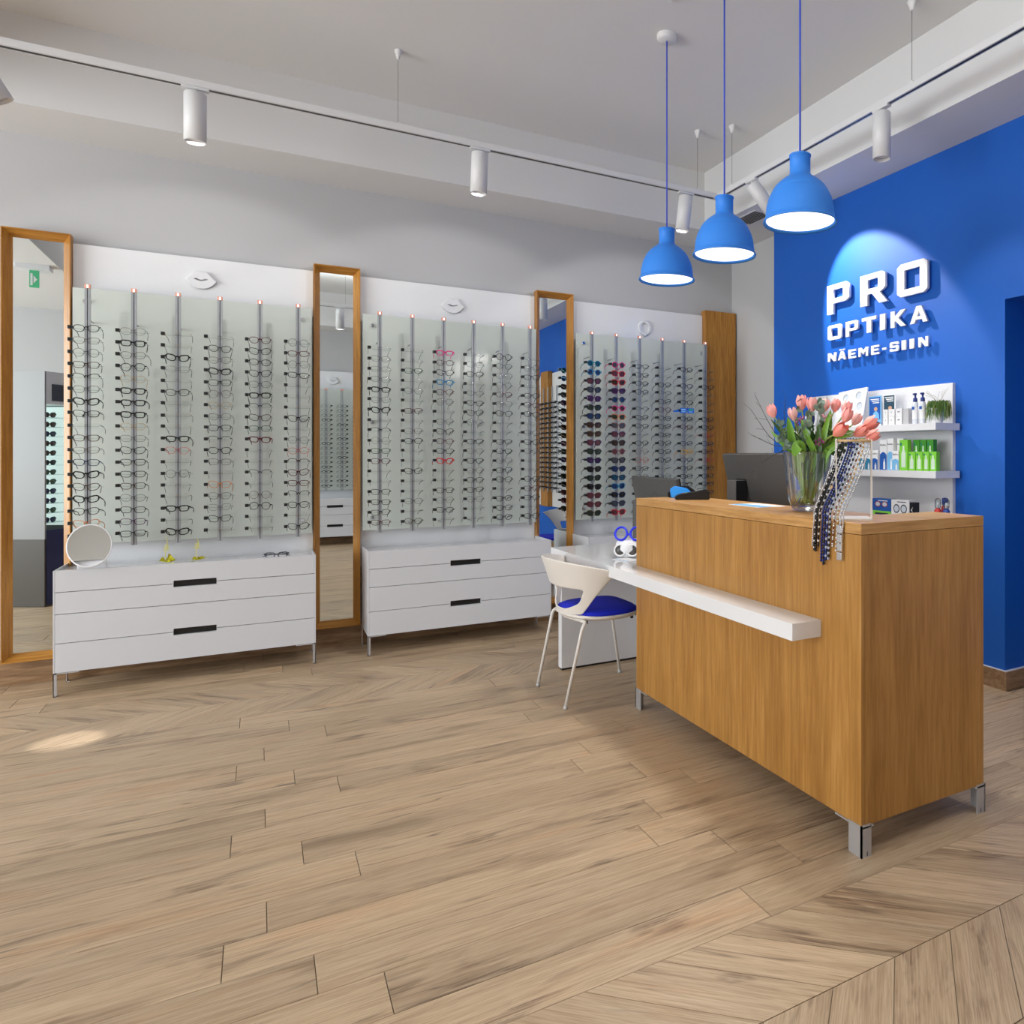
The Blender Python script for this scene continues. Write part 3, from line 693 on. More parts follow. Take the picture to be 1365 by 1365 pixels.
# ------------------------------------------------------------------ ceiling: tracks, spots, pendants
YT, XT, ZT = 3.49, 3.15, 3.275
def track(p0, p1, label):
    x0, x1 = sorted((p0[0], p1[0])); y0, y1 = sorted((p0[1], p1[1])); h = .018
    T = thing('light_track', label, 'track', ((x0+x1)/2, (y0+y1)/2, ZT-h))
    part('rail', boxm((x0-h, y0-h, ZT-h), (x1+h, y1+h, ZT+h), .001), M_lamp_white, T)
    if x1-x0 > y1-y0: s = boxm((x0, y0-.007, ZT-h-.0012), (x1, y0+.007, ZT-h+.002))
    else: s = boxm((x0-.007, y0, ZT-h-.0012), (x0+.007, y1, ZT-h+.002))
    part('groove', s, M_black, T, label='dark current groove')
    return T
TA = track((-1.8, YT, 0), (XT-.04, YT, 0), 'long white light track running along the eyewear wall')
TB = track((XT, -.35, 0), (XT, YT, 0), 'white light track running along the blue wall')
TC = track((-1.8, .70, 0), (XT-.04, .70, 0), 'white light track above the opposite displays, seen in mirrors')
part('added_uplight_strip', boxm((-1.75, .69, ZT+.0182), (XT-.10, .71, ZT+.0200)), M_bulb, TC, label='added upward glowing strip for ceiling fill')  # made-up glowing strip on the track, goes with the ceiling fill
light('AREA', 'ceiling_fill_light', g(.65, .70, ZT+.03), g(.65, .70, 9), UP_W, shape='RECTANGLE', size=4.2, size_y=.04, color=(1, .985, .96))  # added fill lamp that brightens the ceiling from the track
def susp(x, y, T):
    b = new(); tube(b, [(x, y, ZT+.018), (x, y, ZC-.05)], .0012, 5); part('suspension_wire', b, MF['grey'], T)
    b = new(); lathe(b, [(.008, -.055), (.014, -.03), (.022, -.004), (.022, 0)], 16, (x, y, ZC), cap0=True); part('ceiling_cup', b, M_lamp_white, T)
    part('wire_clip', boxm((x-.012, y-.012, ZT+.017), (x+.012, y+.012, ZT+.030)), M_lamp_white, T)
susp(.7525, YT, TA); susp(2.965, YT, TA); susp(XT, 2.05, TB); susp(XT, 3.34, TB); susp(1.03, .70, TC)
MODE = 'round'
def spot(x, y, label, aim, tilt=(0, 0), power=0, cone=60, blend=.5, ax='x', lit=False, L=.255, grp='white cylinder spotlights on the tracks'):
    """cylinder hanging from its adapter; tilt = (x, y) lean of the bottom end"""
    z0 = ZT-.018; top = Vector((x, y, z0-.028)); d = Vector((tilt[0], tilt[1], -1)).normalized()
    T = thing('track_spotlight', label, 'spotlight', (x, y, z0), group=grp)
    b = new(); box(b, (x-(.06 if ax == 'x' else .016), y-(.016 if ax == 'x' else .06), z0-.012), (x+(.06 if ax == 'x' else .016), y+(.016 if ax == 'x' else .06), z0)); tube(b, [(x, y, z0-.01), top-d*.005], .007, 8)
    part('adapter', b, M_lamp_white, T)
    q = d.to_track_quat('-Z', 'Y').to_matrix().to_4x4(); r = .0495
    b = new(); lathe(b, [(r-.006, 0), (r, -.006), (r, -L), (r-.004, -L), (r-.004, -L+.02)], 32, cap0=True)
    xform(b, 0, Matrix.Translation(top) @ q); part('cylinder', b, M_lamp_white, T)
    b = new(); lathe(b, [(.0001, -L+.02), (r-.005, -L+.02)], 24); xform(b, 0, Matrix.Translation(top) @ q); part('led_face', b, M_ledface if lit else M_white, T)
    if power:
        e = Vector(g(x, y, top.z))+d*(L+.012); aim = g(*aim) if aim else tuple(e+Vector((.66, -.36, -.66)));  l_ = light('SPOT', 'spot_beam', e, aim, power, spot_size=R(cone), spot_blend=blend, shadow_soft_size=.03, color=(1, .985, .96))
        l_.parent = None
    return T
spot(-1.25, YT, 'white tilted track spotlight at the far left end, left of all others', (-.835, 3.40, 0), (.55, .10), 300, 5.2, .2)
spot(-.308, YT, 'white track spotlight above the left eyewear display', (-.34, 4.33, 1.75), (0, 0), WALLSPOT_W, 112, .25)
spot(1.265, YT, 'white track spotlight above the middle eyewear display', (1.33, 4.33, 1.75), (-.03, 0), WALLSPOT_W, 112, .25)
spot(2.86, YT, 'white track spotlight above the right eyewear display, behind the pendants', (3.03, 4.33, 1.75), (-.13, 0), WALLSPOT_W, 112, .25)
spot(XT, 3.15, 'white track spotlight aimed steeply at the wall lettering', None, (.715, -.295), SIGN_W, 65, .14, 'y', lit=True)
spot(XT, 2.215, 'white track spotlight nearest the blue wall doorway, hanging straight', (3.93, 1.6, 0), (.0, 0), WALLSPOT_W*.9, 100, .5, 'y')
spot(.96, .70, 'white track spotlight opposite the displays, seen in the narrow mirror', (1.03, -.78, 1.7), (0, 0), WALLSPOT_W, 110, .5)
for x in (-.7, 2.4): spot(x, .70, 'added white fill spotlight above the camera side of the shop, '+('left' if x < 0 else 'right')+' one', (x, 1.0, 0), (0, 0), SPOT_W, 120, .8, grp='added fill spotlights behind the camera')  # unseen spotlights added on the opposite track for even fill
for y in (.4, 1.2): spot(XT, y, ('last' if y < 1 else 'last but one')+' added white fill spotlight toward the entrance end of the blue wall', (3.0, y, 0), (0, 0), SPOT_W*.7, 120, .8, 'y', grp='added fill spotlights behind the camera')  # two more out-of-view spotlights, added as room fill

def pendant(y, label):
    x, zr, H = 2.13, 2.337, .29
    T = thing('pendant_lamp', label, 'pendant lamp', (x, y, zr), group='blue pendants over the counter')
    prof = [(.157, 0), (.159, .006), (.155, .012), (.150, .018), (.1485, .03), (.144, .07), (.135, .105), (.124, .128), (.1185, .139), (.117, .1405), (.1165, .143), (.108, .155), (.092, .172), (.072, .188), (.055, .199), (.047, .208), (.0455, .212), (.044, .214), (.0445, .286), (.047, .287), (.047, .293), (.043, .294), (.012, .295)]
    b = new(); lathe(b, prof, 56, (x, y, zr), cap1=True)
    inner = [(.157, 0), (.146, .012), (.144, .03), (.139, .07), (.120, .125), (.07, .18)]
    lathe(b, inner, 56, (x, y, zr)); bmesh.ops.remove_doubles(b, verts=b.verts, dist=.0001); part('shade', b, M_pend, T)
    b = new(); lathe(b, [(.0001, .012), (.1455, .012)], 48, (x, y, zr)); part('diffuser', b, M_bulb, T, label='glowing white diffuser')
    b = new(); tube(b, [(x, y, zr+.292), (x, y, ZC-.03)], .0042, 8); part('cord', b, M_cord, T)
    b = new(); lathe(b, [(.004, -.034), (.05, -.032), (.056, -.025), (.056, 0)], 28, (x, y, ZC), cap0=True); part('ceiling_rose', b, M_lamp_white, T)
    light('AREA', 'pendant_light', g(x, y, zr-.003), g(x, y, 0), PEND_W, shape='DISK', size=.28, color=(1, .97, .93))
pendant(2.764, 'blue dome pendant farthest from the camera, leftmost of the three'); pendant(2.310, 'blue dome pendant in the middle of the three')
pendant(1.860, 'blue dome pendant nearest the camera, largest of the three')
T = thing('ceiling_detector', 'small round white detector on the ceiling at the top edge', 'detector', (1.97, 2.53, ZC-.03))
b = new(); lathe(b, [(.01, -.02), (.018, -.012), (.02, 0)], 20, (1.97, 2.53, ZC), cap0=True); part('body', b, M_white, T)
MODE = 'cam_scaled'
T = thing('air_vent', 'grey slatted air vent in the soffit corner behind the pendants', 'vent', (3.62, 3.62, ZS))
part('vent_frame', boxm((3.53, 3.50, ZS-.006), (3.72, 3.74, ZS)), M_white, T)
for i in range(7): part('slat', boxm((3.545+i*.024, 3.515, ZS-.010), (3.556+i*.024, 3.725, ZS-.006)), M_slot, T)

# ------------------------------------------------------------------ reception counter
DX0, DX1, DY0, DY1, DZ0, DZ1 = 1.855, 2.525, 1.375, 2.665, .103, 1.118
T = thing('reception_counter', 'oak veneered reception counter on grey metal legs, right of the chair', 'counter', (2.19, 2.02, 0))
part('front_panel', boxm((DX0, DY0+.0005, DZ0), (DX0+.02, DY1, 1.0795), .0006), M_oakv, T)
part('side_panel', boxm((DX0+.0205, DY0, DZ0), (DX1, DY0+.02, 1.0795), .0006), M_oakv, T, label='oak end panel with cathedral grain')
part('side_panel', boxm((DX0+.0205, DY1-.02, DZ0), (DX1, DY1, 1.0795)), M_oakv, T)
part('bottom_panel', boxm((DX0+.0205, DY0+.0205, DZ0), (DX1, DY1-.0205, DZ0+.02)), M_oaky, T)
part('edge_band', boxm((DX0+.001, DY0, 1.0815), (DX1, DY0+.0012, DZ1)), M_oakx, T)
b = new(); prism(b, [(DX0, DY0+.0014), (DX1, DY0+.0014), (DX1, 1.56), (2.215, 1.56), (2.215, DY1), (DX0, DY1)], 1.0815, DZ1, 'XY'); part('counter_top', b, M_oaky, T)
part('shelf_divider', boxm((2.19, 1.56, .78), (2.21, DY1-.021, 1.0810)), M_oakv, T)
part('staff_worktop', boxm((1.90, DY0+.021, .715), (DX1, DY1-.021, .74)), M_white, T)
for y in (1.42, 2.25): part('pedestal', boxm((2.05, y, DZ0+.02), (2.50, y+.38, .714), .002), M_white, T)
for (x, y, sx, sy) in ((DX0-.004, DY0-.004, 1, 1), (DX1+.004, DY0-.004, -1, 1), (DX0-.004, DY1+.004, 1, -1), (DX1+.004, DY1+.004, -1, -1)):
    b = new(); w2 = .048
    def bb(x0, y0, z0, x1, y1, z1): box(b, (min(x0, x1), min(y0, y1), z0), (max(x0, x1), max(y0, y1), z1))
    bb(x, y, 0, x+sx*w2, y+sy*.005, DZ0+.004); bb(x, y, 0, x+sx*.005, y+sy*w2, DZ0+.004); bb(x, y, DZ0-.006, x+sx*.06, y+sy*.10, DZ0-.0005)
    L = part('leg', b, M_legmetal, T)
    b = new(); bb(x+sx*.026, y-sy*.0006, .004, x+sx*.029, y+sy*.001, .018); part('level_screw', b, M_slot, L)
# white service table whose top runs on as a ledge along the counter
T = thing('service_table', 'white service table whose top runs on as ledge along the oak counter', 'table', (2.3, 3.05, 0))
b = new(); prism(b, [(1.715, 1.53), (1.8545, 1.53), (1.8545, 2.668), (2.45, 2.668), (2.45, 3.40), (1.715, 3.40)], .698, .758, 'XY'); part('tabletop', b, M_whitegloss, T)
part('end_panel', boxm((1.738, 3.300, .012), (2.42, 3.342, .697), .003), M_white, T); part('foot_strip', boxm((1.745, 3.305, 0), (2.41, 3.338, .011)), M_black, T)
part('end_panel', boxm((2.40, 2.70, .012), (2.43, 3.295, .697), .003), M_white, T)

# ------------------------------------------------------------------ chairs
MODE = 'metric'
def chair(loc, rz, label, full=True):
    T = thing('visitor_chair', label, 'chair', loc, rz, group='white plastic chairs with blue seats')
    # local frame: chair faces +X
    def hh(v): return 10 if v <= .09 else (10+34*min(1, (v-.09)/.14)**.6 if v < .23 else 44+8*min(1, (v-.23)/.27))
    V = [0, .05, .10, .13, .17, .22, .28, .35, .42, .50, .56, .64, .74, .86, .95, 1.0]
    b = new(); NL, NC = 7, 8; rows_ = []
    for v in V:
        tm = 47+(94-47)*v**.85; h = min(hh(v), tm*.84); row = []
        ang = [-tm+(tm-h)*i/NL for i in range(NL)]+[-h+2*h*i/NC for i in range(NC)]+[h+(tm-h)*i/NL for i in range(NL+1)]
        for a in ang:
            t = R(a); rx = .190+.087*v**1.2; ry = .245+.100*v**.9; z = .468+v*(.315-.065*(abs(a)/94)**2)+.012*(1-v)*(abs(a)/50)**2
            row.append(b.verts.new((-.02-rx*math.cos(t), ry*math.sin(t), z)))
        rows_.append((v, row))
    for (v0, A), (v1, B) in zip(rows_, rows_[1:]):
        for i in range(len(A)-1):
            if NL <= i < NL+NC and .099 <= v0 < .495: continue
            b.faces.new((A[i], A[i+1], B[i+1], B[i])).smooth = True
    o = part('back_shell', b, M_chair, T, world=False)
    md = o.modifiers.new('s', 'SOLIDIFY'); md.thickness = .009; md.offset = 0; m2 = o.modifiers.new('u', 'SUBSURF'); m2.levels = 2; m2.render_levels = 2
    # seat pan and cushion
    def so(k, n=40):
        P = []
        for i in range(n):
            a = 2*math.pi*i/n; c, s = math.cos(a), math.sin(a); e = 2.9
            x = .222*math.copysign(abs(c)**(2/e), c); y = .258*math.copysign(abs(s)**(2/e), s)
            if x < 0: y *= 1-.28*(-x/.222)**2
            P.append((x*k+.005, y*k))
        return P
    def zs(x): return .010*(x/.235)**2-(.03*max(0, (x-.15)/.085)**2 if x > .15 else 0)
    b = new(); rr = []
    for k, dz in ((.90, -.020), (1.0, -.006), (1.0, .004), (.97, .006), (.5, .0), (.02, -.004)):
        rr.append([b.verts.new((x, y, .462+zs(x)+dz)) for x, y in so(k)])
    for A, B in zip(rr, rr[1:]):
        for i in range(40): b.faces.new((A[i], A[(i+1) % 40], B[(i+1) % 40], B[i])).smooth = True
    b.faces.new(rr[0]); b.faces.new(rr[-1]); part('seat_shell', b, M_chair, T, world=False)
    b = new(); rr = []
    for k, dz in ((.93, .004), (.945, .012), (.93, .022), (.85, .030), (.5, .034), (.03, .034)):
        rr.append([b.verts.new((x, y, .462+zs(x)+dz)) for x, y in so(k)])
    for A, B in zip(rr, rr[1:]):
        for i in range(40): b.faces.new((A[i], A[(i+1) % 40], B[(i+1) % 40], B[i])).smooth = True
    b.faces.new(rr[0]); b.faces.new(rr[-1]); part('seat_cushion', b, M_seat, T, world=False, label='royal blue seat cushion')
    for sx, fx in ((-1, -.262), (1, .252)):
        for sy in (-1, 1):
            tx = -.152 if sx < 0 else .175
            P = [(tx+.0, sy*.17, .444), (tx-.002*sx, sy*.222, .443), (tx+.012*sx, sy*.240, .432), (tx+.022*sx, sy*.241, .41), (fx, sy*.232, .012)]
            b = new(); tube(b, smoothpath(P[:4], 4)+[Vector(P[4])], .0095, 10); L = part('leg', b, M_tube, T, world=False)
            b = new(); lathe(b, [(.004, 0), (.012, .001), (.013, .008), (.0105, .016), (.0105, .022)], 14, (fx, sy*.232, 0), cap0=True); part('foot_cap', b, mat('clear_foot', (190, 190, 188), .3), L, world=False)
        b = new(); tube(b, [(tx, -.17, .444), (tx-.03*(sx < 0), 0, .444), (tx, .17, .444)], .0095, 10); part('cross_tube', b, M_tube, T, world=False)
    for sy in (-1, 1):
        b = new(); tube(b, [(-.152, sy*.155, .444), (.175, sy*.155, .444)], .008, 8); part('side_tube', b, M_tube, T, world=False)
        b = new(); lathe(b, [(.0001, 0), (.009, .001), (.009, .014)], 10, (-.13, sy*.19, .428)); lathe(b, [(.0001, 0), (.009, .001), (.009, .014)], 10, (.14, sy*.19, .428)); part('screw_stop', b, M_black, T, world=False)
    return T
chair((1.634, 4.052, 0), 0, 'white plastic chair with blue seat facing the service table, beside the counter')
chair((2.62, 4.17, 0), R(180), 'white plastic chair behind the service table, seen reflected in the mirror')

# ------------------------------------------------------------------ wall lettering
MODE = 'cam_scaled'
LM3 = Matrix(((0, 0, -1, 0), (-1, 0, 0, 0), (0, 1, 0, 0), (0, 0, 0, 1)))
def glyph(ch):
    s = .27; t = .2
    hole = [(s, .36+t*.8), (s, 1-t*.85), (1-s, 1-t*.85), (1-s, .36+t*.8)]
    G_ = {
     'P': [[(0, 0), (0, 1), (.84, 1), (1, .90), (1, .46), (.84, .36), (s, .36), (s, 0)], hole],
     'R': [[(0, 0), (0, 1), (.80, 1), (.93, .92), (.93, .50), (.84, .41), (.72, .36), (1.0, 0), (.72, 0), (.44, .36), (s, .36), (s, 0)], [(s, .36+t*.8), (s, 1-t*.85), (.67, 1-t*.85), (.67, .36+t*.8)]],
     'O': [[(0, .10), (0, .90), (.12, 1), (.88, 1), (1, .90), (1, .10), (.88, 0), (.12, 0)], [(.24, .2), (.24, .8), (.76, .8), (.76, .2)]],
     'T': [[(.34, 0), (.34, .8), (0, .8), (0, 1), (1, 1), (1, .8), (.66, .8), (.66, 0)]],
     'I': [[(0, 0), (0, 1), (1, 1), (1, 0)]],
     'K': [[(0, 0), (0, 1), (.26, 1), (.26, .62), (.66, 1), (.98, 1), (.50, .54), (1, 0), (.68, 0), (.33, .39), (.26, .33), (.26, 0)]],
     'A': [[(0, 0), (.36, 1), (.64, 1), (1, 0), (.75, 0), (.68, .2), (.32, .2), (.25, 0)], [(.39, .38), (.61, .38), (.5, .74)]],
     'N': [[(0, 0), (0, 1), (.28, 1), (.75, .40), (.75, 1), (1, 1), (1, 0), (.72, 0), (.25, .60), (.25, 0)]],
     'E': [[(0, 0), (0, 1), (1, 1), (1, .8), (.3, .8), (.3, .6), (.88, .6), (.88, .41), (.3, .41), (.3, .2), (1, .2), (1, 0)]],
     'M': [[(0, 0), (0, 1), (.24, 1), (.5, .60), (.76, 1), (1, 1), (1, 0), (.78, 0), (.78, .62), (.5, .22), (.22, .62), (.22, 0)]],
     'S': [[(0, .08), (0, .28), (.28, .28), (.28, .2), (.72, .2), (.72, .4), (.1, .4), (0, .48), (0, .90), (.12, 1), (.88, 1), (1, .90), (1, .72), (.72, .72), (.72, .8), (.28, .8), (.28, .6), (.9, .6), (1, .52), (1, .08), (.9, 0), (.1, 0)]],
     '-': [[(0, .36), (0, .56), (1, .56), (1, .36)]]}
    G_['Ä'] = G_['A']+[[(.2, 1.1), (.2, 1.26), (.4, 1.26), (.4, 1.1)], [(.6, 1.1), (.6, 1.26), (.8, 1.26), (.8, 1.1)]]
    return G_[ch]
M_letter = mat('letter_white', (238, 238, 240), .35)
def word(letters, z0, h, dep, stand, label):
    T = thing('wall_lettering', label, 'sign', (XR-stand, letters[len(letters)//2][1], z0), group=None)
    for ch, ya, yb_ in letters:
        W = ya-yb_
        me = outline_mesh('letter', [[(x*W, y*h) for x, y in lp] for lp in glyph(ch)], dep, .0008)
        me.transform(Matrix.Translation((XR-stand-dep/2, ya, z0)) @ LM3); part('letter', me, M_letter, T)
word([('P', 3.153, 2.974), ('R', 2.888, 2.695), ('O', 2.626, 2.433)], 2.385, .213, .022, .022, 'large white raised letters PRO on the blue wall')
word([('O', 3.151, 3.039), ('P', 3.005, 2.909), ('T', 2.879, 2.776), ('I', 2.747, 2.712), ('K', 2.673, 2.573), ('A', 2.543, 2.435)], 2.196, .107, .016, .024, 'medium white raised letters OPTIKA below PRO')
word([('N', 3.151, 3.085), ('Ä', 3.069, 3.004), ('E', 2.985, 2.927), ('M', 2.906, 2.836), ('E', 2.812, 2.755), ('-', 2.732, 2.706), ('S', 2.68, 2.621), ('I', 2.600, 2.573), ('I', 2.548, 2.521), ('N', 2.492, 2.433)], 2.038, .062, .012, .026, 'small white raised letters NÄEME-SIIN, lowest line of the wall sign')

# ------------------------------------------------------------------ product shelf on the blue wall
T = thing('wall_shelf', 'white wall shelf unit with three thick shelves on the blue wall', 'shelf', (3.80, 2.8, .30))
part('back_panel', boxm((3.902, 2.293, .30), (3.93, 3.165, 1.79), .001), M_white, T); part('back_panel', boxm((3.902, 3.168, .30), (3.93, 3.33, 1.79), .001), M_white, T)
for z, x0, nm in ((1.497, 3.673, 'upper'), (1.209, 3.673, 'middle'), (.905, 3.60, 'lower')):
    part('shelf_board', boxm((x0, 2.252, z), (3.9015, 3.33, z+.042), .0012), M_white, T)
ZA, ZB, ZL = 1.5392, 1.2512, .9472
def printed(T, y0, y1, z0, z1, x, m): return part('printed_patch', boxm((x-.0006, y0, z0), (x+.0002, y1, z1)), m, T)
def rtext(T, s, y, z, size, x, m, nm='lettering'):
    me = text_mesh(nm, s, size); me.transform(Matrix.Translation((x-.0011, y, z)) @ LM3); return part(nm, me, m, T)
M_pb, M_pl, M_pg, M_pt = mat('print_blue', (24, 86, 170), .45), mat('print_light_blue', (120, 182, 226), .45), mat('pack_green', (126, 202, 60), .45), mat('print_teal', (38, 120, 158), .45)
M_paper, M_ink, M_pgd, M_pack = mat('paper_white', (234, 234, 236), .6), mat('ink_dark', (40, 44, 56), .6), mat('pack_dark_green', (62, 140, 40), .45), mat('pack_white', (228, 228, 230), .5)
M_grey = mat('pack_grey', (186, 186, 190), .5)
def pack(y0, y1, z0, z1, m, label, x0=3.715, d=.035, group=None, cat='box', nm='product_box'):
    T = thing(nm, label, cat, (x0+d/2, (y0+y1)/2, z0), group=group)
    part('carton', boxm((x0, y0+.0008, z0), (x0+d, y1-.0008, z1), .0006), m, T); return T
# upper shelf
T = thing('lens_sample_board', 'white tilted sample board with oval pale lenses on the upper wall shelf', 'display stand', (3.78, 2.87, ZA))
out = [(0, 0), (.21, 0), (.21, .27), (.10, .262), (0, .25)]
ov = lambda cx, cy, rx=.022, ry=.030: [(cx+rx*math.cos(2*math.pi*i/20), cy+ry*math.sin(2*math.pi*i/20)) for i in range(20)]
CS = [(.06, .205), (.155, .215), (.03, .13), (.10, .142), (.172, .14), (.06, .055), (.14, .062)]
tilt = Matrix.Translation((3.735, 2.972, ZA+.002)) @ Matrix.Rotation(R(-12), 4, 'Y').inverted() @ LM3
me = outline_mesh('board', [out]+[ov(*c) for c in CS], .012, .0006); me.transform(tilt); part('board', me, M_paper, T)
for c in CS:
    me = outline_mesh('lens', [ov(*c)], .004); me.transform(tilt @ Matrix.Translation((0, 0, -.002))); part('lens', me, mat('pale_lens', (204, 212, 224), .15), T)
b = new(); box(b, (3.79, 2.79, ZA), (3.85, 2.95, ZA+.006)); box(b, (3.782, 2.85, ZA), (3.79, 2.89, ZA+.12)); part('foot', b, M_paper, T)
for (y0, y1, z1, m1, m2, lab, tx) in ((2.672, 2.757, 1.741, M_pb, M_pl, 'pale blue brochure standing left of the dark one on the upper shelf', ''), (2.576, 2.657, 1.745, mat('print_dark_teal', (40, 72, 92), .45), M_paper, 'dark brochure with a portrait figure, on the upper wall shelf', '')):
    T = thing('brochure', lab, 'brochure', (3.80, (y0+y1)/2, ZA), group=None)
    part('cover', boxm((3.795, y0, ZA), (3.799, y1, z1)), M_pl if m1 is M_pb else M_paper, T)
    printed(T, y0+.006, y1-.004, ZA+.045, z1-.008, 3.795, m1)
    b = new(); w_ = y1-y0; c = (y0+y1)/2-.006
    prism(b, [(c-.024, ZA+.05), (c-.020, ZA+.085), (c-.006, ZA+.10), (c+.006, ZA+.10), (c+.018, ZA+.085), (c+.022, ZA+.05)], 3.7936, 3.7944, 'YZ'); part('printed_figure', b, M_pl if m1 is M_pb else M_paper, T)
    b = new(); n = 12; prism(b, [(c+.012*math.cos(2*math.pi*i/n), ZA+.115+.014*math.sin(2*math.pi*i/n)) for i in range(n)], 3.7934, 3.7942, 'YZ'); part('printed_face', b, mat('skin_print', (206, 160, 130), .6), T)
    for k in range(3): printed(T, y0+.012, y1-.012-.008*k, z1-.024-.012*k, z1-.018-.012*k, 3.7941, M_paper)
T = thing('shoehorn_tool', 'white lens cleaning tool lying in front of the brochures', 'tool', (3.72, 2.66, ZA))
b = new(); lathe(b, [(.0001, 0), (.012, .004), (.015, .012), (.010, .022), (.0001, .026)], 14); xform(b, 0, Matrix.Translation((3.72, 2.665, ZA+.002)) @ Matrix.Rotation(R(18), 4, 'X') @ Matrix.Diagonal((1, 3.6, 1, 1))); part('body', b, M_paper, T)
b = new(); box(b, (3.703, 2.63, ZA+.018), (3.709, 2.69, ZA+.026)); part('dark_inlay', b, M_ink, T)
k = 0
for (y0, y1, nm2) in ((2.561, 2.588, 'left'), (2.517, 2.556, 'middle'), (2.470, 2.510, 'right')):
    for r_, (z0, z1) in enumerate(((ZA, ZA+.05), (ZA+.0505, ZA+.100))):
        T = pack(y0, y1, z0, z1, M_pack, f'small white carton with black print, {["lower", "upper"][r_]} one of the {nm2} pair on upper shelf', 3.70, .04, 'small white cartons on the upper shelf')
        rtext(T, ['ab', 'k4'][r_] if nm2 == 'right' else 'l.', (y0+y1)/2, z0+.03, .014, 3.70, M_ink)
T = pack(2.432, 2.468, ZA, ZA+.098, M_grey, 'light grey carton beside the spray bottles on the upper shelf', 3.705, .04)
MODE = 'round'
for (yc, nm2) in ((2.407, 'left'), (2.362, 'right')):
    T = thing('spray_bottle', f'clear spray bottle with navy pump top, {nm2} one on the upper wall shelf', 'bottle', (3.73, yc, ZA), group='spray bottles on the upper shelf')
    b = new(); lathe(b, [(.0185, 0), (.019, .004), (.019, .118), (.016, .13), (.009, .138)], 20, (3.73, yc, ZA), cap0=True, cap1=True); part('bottle_body', b, mat('bottle_milky', (216, 220, 228), .25), T)
    b = new(); lathe(b, [(.0192, .03), (.0192, .10)], 20, (3.73, yc, ZA)); part('bottle_label', b, M_paper, T)
    b = new(); lathe(b, [(.013, .136), (.014, .140), (.013, .158), (.006, .162), (.006, .176), (.010, .178), (.010, .190)], 16, (3.73, yc, ZA), cap0=True, cap1=True); box(b, (3.712, yc-.004, ZA+.178), (3.73, yc+.004, ZA+.188)); part('pump_top', b, mat('pump_navy', (26, 46, 120), .35), T)
    printed(T, yc-.010, yc+.010, ZA+.088, ZA+.106, 3.7105, M_pb)
# hanging plant
T = thing('potted_plant', 'trailing green plant in white pot at the right end of upper shelf', 'plant', (3.76, 2.285, ZA))
b = new(); lathe(b, [(.030, 0), (.033, .004), (.042, .085), (.044, .09), (.040, .09), (.036, .078), (.001, .076)], 24, (3.76, 2.300, ZA), cap0=True); part('pot', b, M_paper, T)
M_plant, M_plant2 = mat('trailing_green', (74, 112, 44), .6), mat('trailing_olive', (128, 140, 66), .6)
rp = random.Random(5); b = new(); b2 = new()
for i in range(300):
    a = rp.uniform(0, 2*math.pi); r0 = rp.uniform(.01, .035); ln = rp.uniform(.03, .16); c = (3.76, 2.290)
    up = rp.uniform(.008, .05); rr = rp.uniform(.035, .075)
    p0 = Vector((c[0]+r0*math.cos(a)*.6, c[1]+r0*math.sin(a), ZA+.08)); p1 = Vector((c[0]+rr*.7*math.cos(a), c[1]+rr*math.sin(a), ZA+.09+up)); p2 = Vector((c[0]+rr*.95*math.cos(a), c[1]+rr*1.15*math.sin(a), max(ZA+.012, ZA+.105-ln*.6)))
    p2.x = min(p2.x, 3.885); p1.x = min(p1.x, 3.885)
    tube(b if i % 4 else b2, smoothpath([p0, p1, p2], 3), [.0021, .002, .002, .0019, .0017, .0014, .0008], 4, caps=False)
part('foliage', b, M_plant, T, kind='stuff'); part('foliage', b2, M_plant2, T, kind='stuff')
b = new()
for i in range(9):
    a = rp.uniform(0, 6.28); tube(b, smoothpath([(3.76, 2.29, ZA+.08), (3.755+.02*math.cos(a), 2.29+.03*math.sin(a), ZA+.15), (3.745+.03*math.cos(a), 2.29+.085*math.sin(a), ZA+.17+rp.uniform(0, .05))], 4), .0009, 4)
part('dry_twigs', b, mat('twig_brown', (150, 140, 112), .7), T, kind='stuff')
MODE = 'cam_scaled'
# leaning oval hand mirror behind tulips
T = thing('oval_mirror', 'small oval mirror with white rim behind the tulips on the shelf', 'mirror', (3.75, 3.17, ZA))
me = outline_mesh('rim', [ov(0, .075, .048, .072), ov(0, .075, .038, .062)], .008, .001); me.transform(Matrix.Translation((3.74, 3.17, ZA)) @ LM3); part('rim', me, M_paper, T)
me = outline_mesh('glass', [ov(0, .075, .039, .063)], .003); me.transform(Matrix.Translation((3.741, 3.17, ZA)) @ LM3); part('mirror_pane', me, mat('mirror_navy', (34, 42, 96), .1, .3), T)
# middle shelf
def renu(y0, y1, z0, z1, tone, label, x0=3.715, bottle=True):
    T = pack(y0, y1, z0, z1, M_pack, label, x0, .035, 'blue and white solution cartons'); h = z1-z0; w_ = y1-y0
    b = new(); n = 10; P = [(y0+.0012, z0+.001), (y1-.0012, z0+.001), (y1-.0012, z0+h*.5)]+[(y1-.0012-(w_-.0024)*i/n, z0+h*.5+h*.09*math.sin(math.pi*i/n)) for i in range(1, n)]+[(y0+.0012, z0+h*.5)]
    prism(b, P, x0-.0007, x0+.0002, 'YZ'); part('printed_wave', b, tone, T)
    rtext(T, 'ReNu', (y0+y1)/2, z0+h*.82, w_*.36, x0, M_ink)
    if bottle:
        yc = y0+w_*.34; b = new(); prism(b, [(yc-w_*.13, z0+h*.03), (yc+w_*.13, z0+h*.03), (yc+w_*.13, z0+h*.24), (yc+w_*.05, z0+h*.30), (yc+w_*.05, z0+h*.36), (yc-w_*.05, z0+h*.36), (yc-w_*.05, z0+h*.30), (yc-w_*.13, z0+h*.24)], x0-.0012, x0-.0006, 'YZ'); part('printed_bottle', b, M_pack, T)
    return T
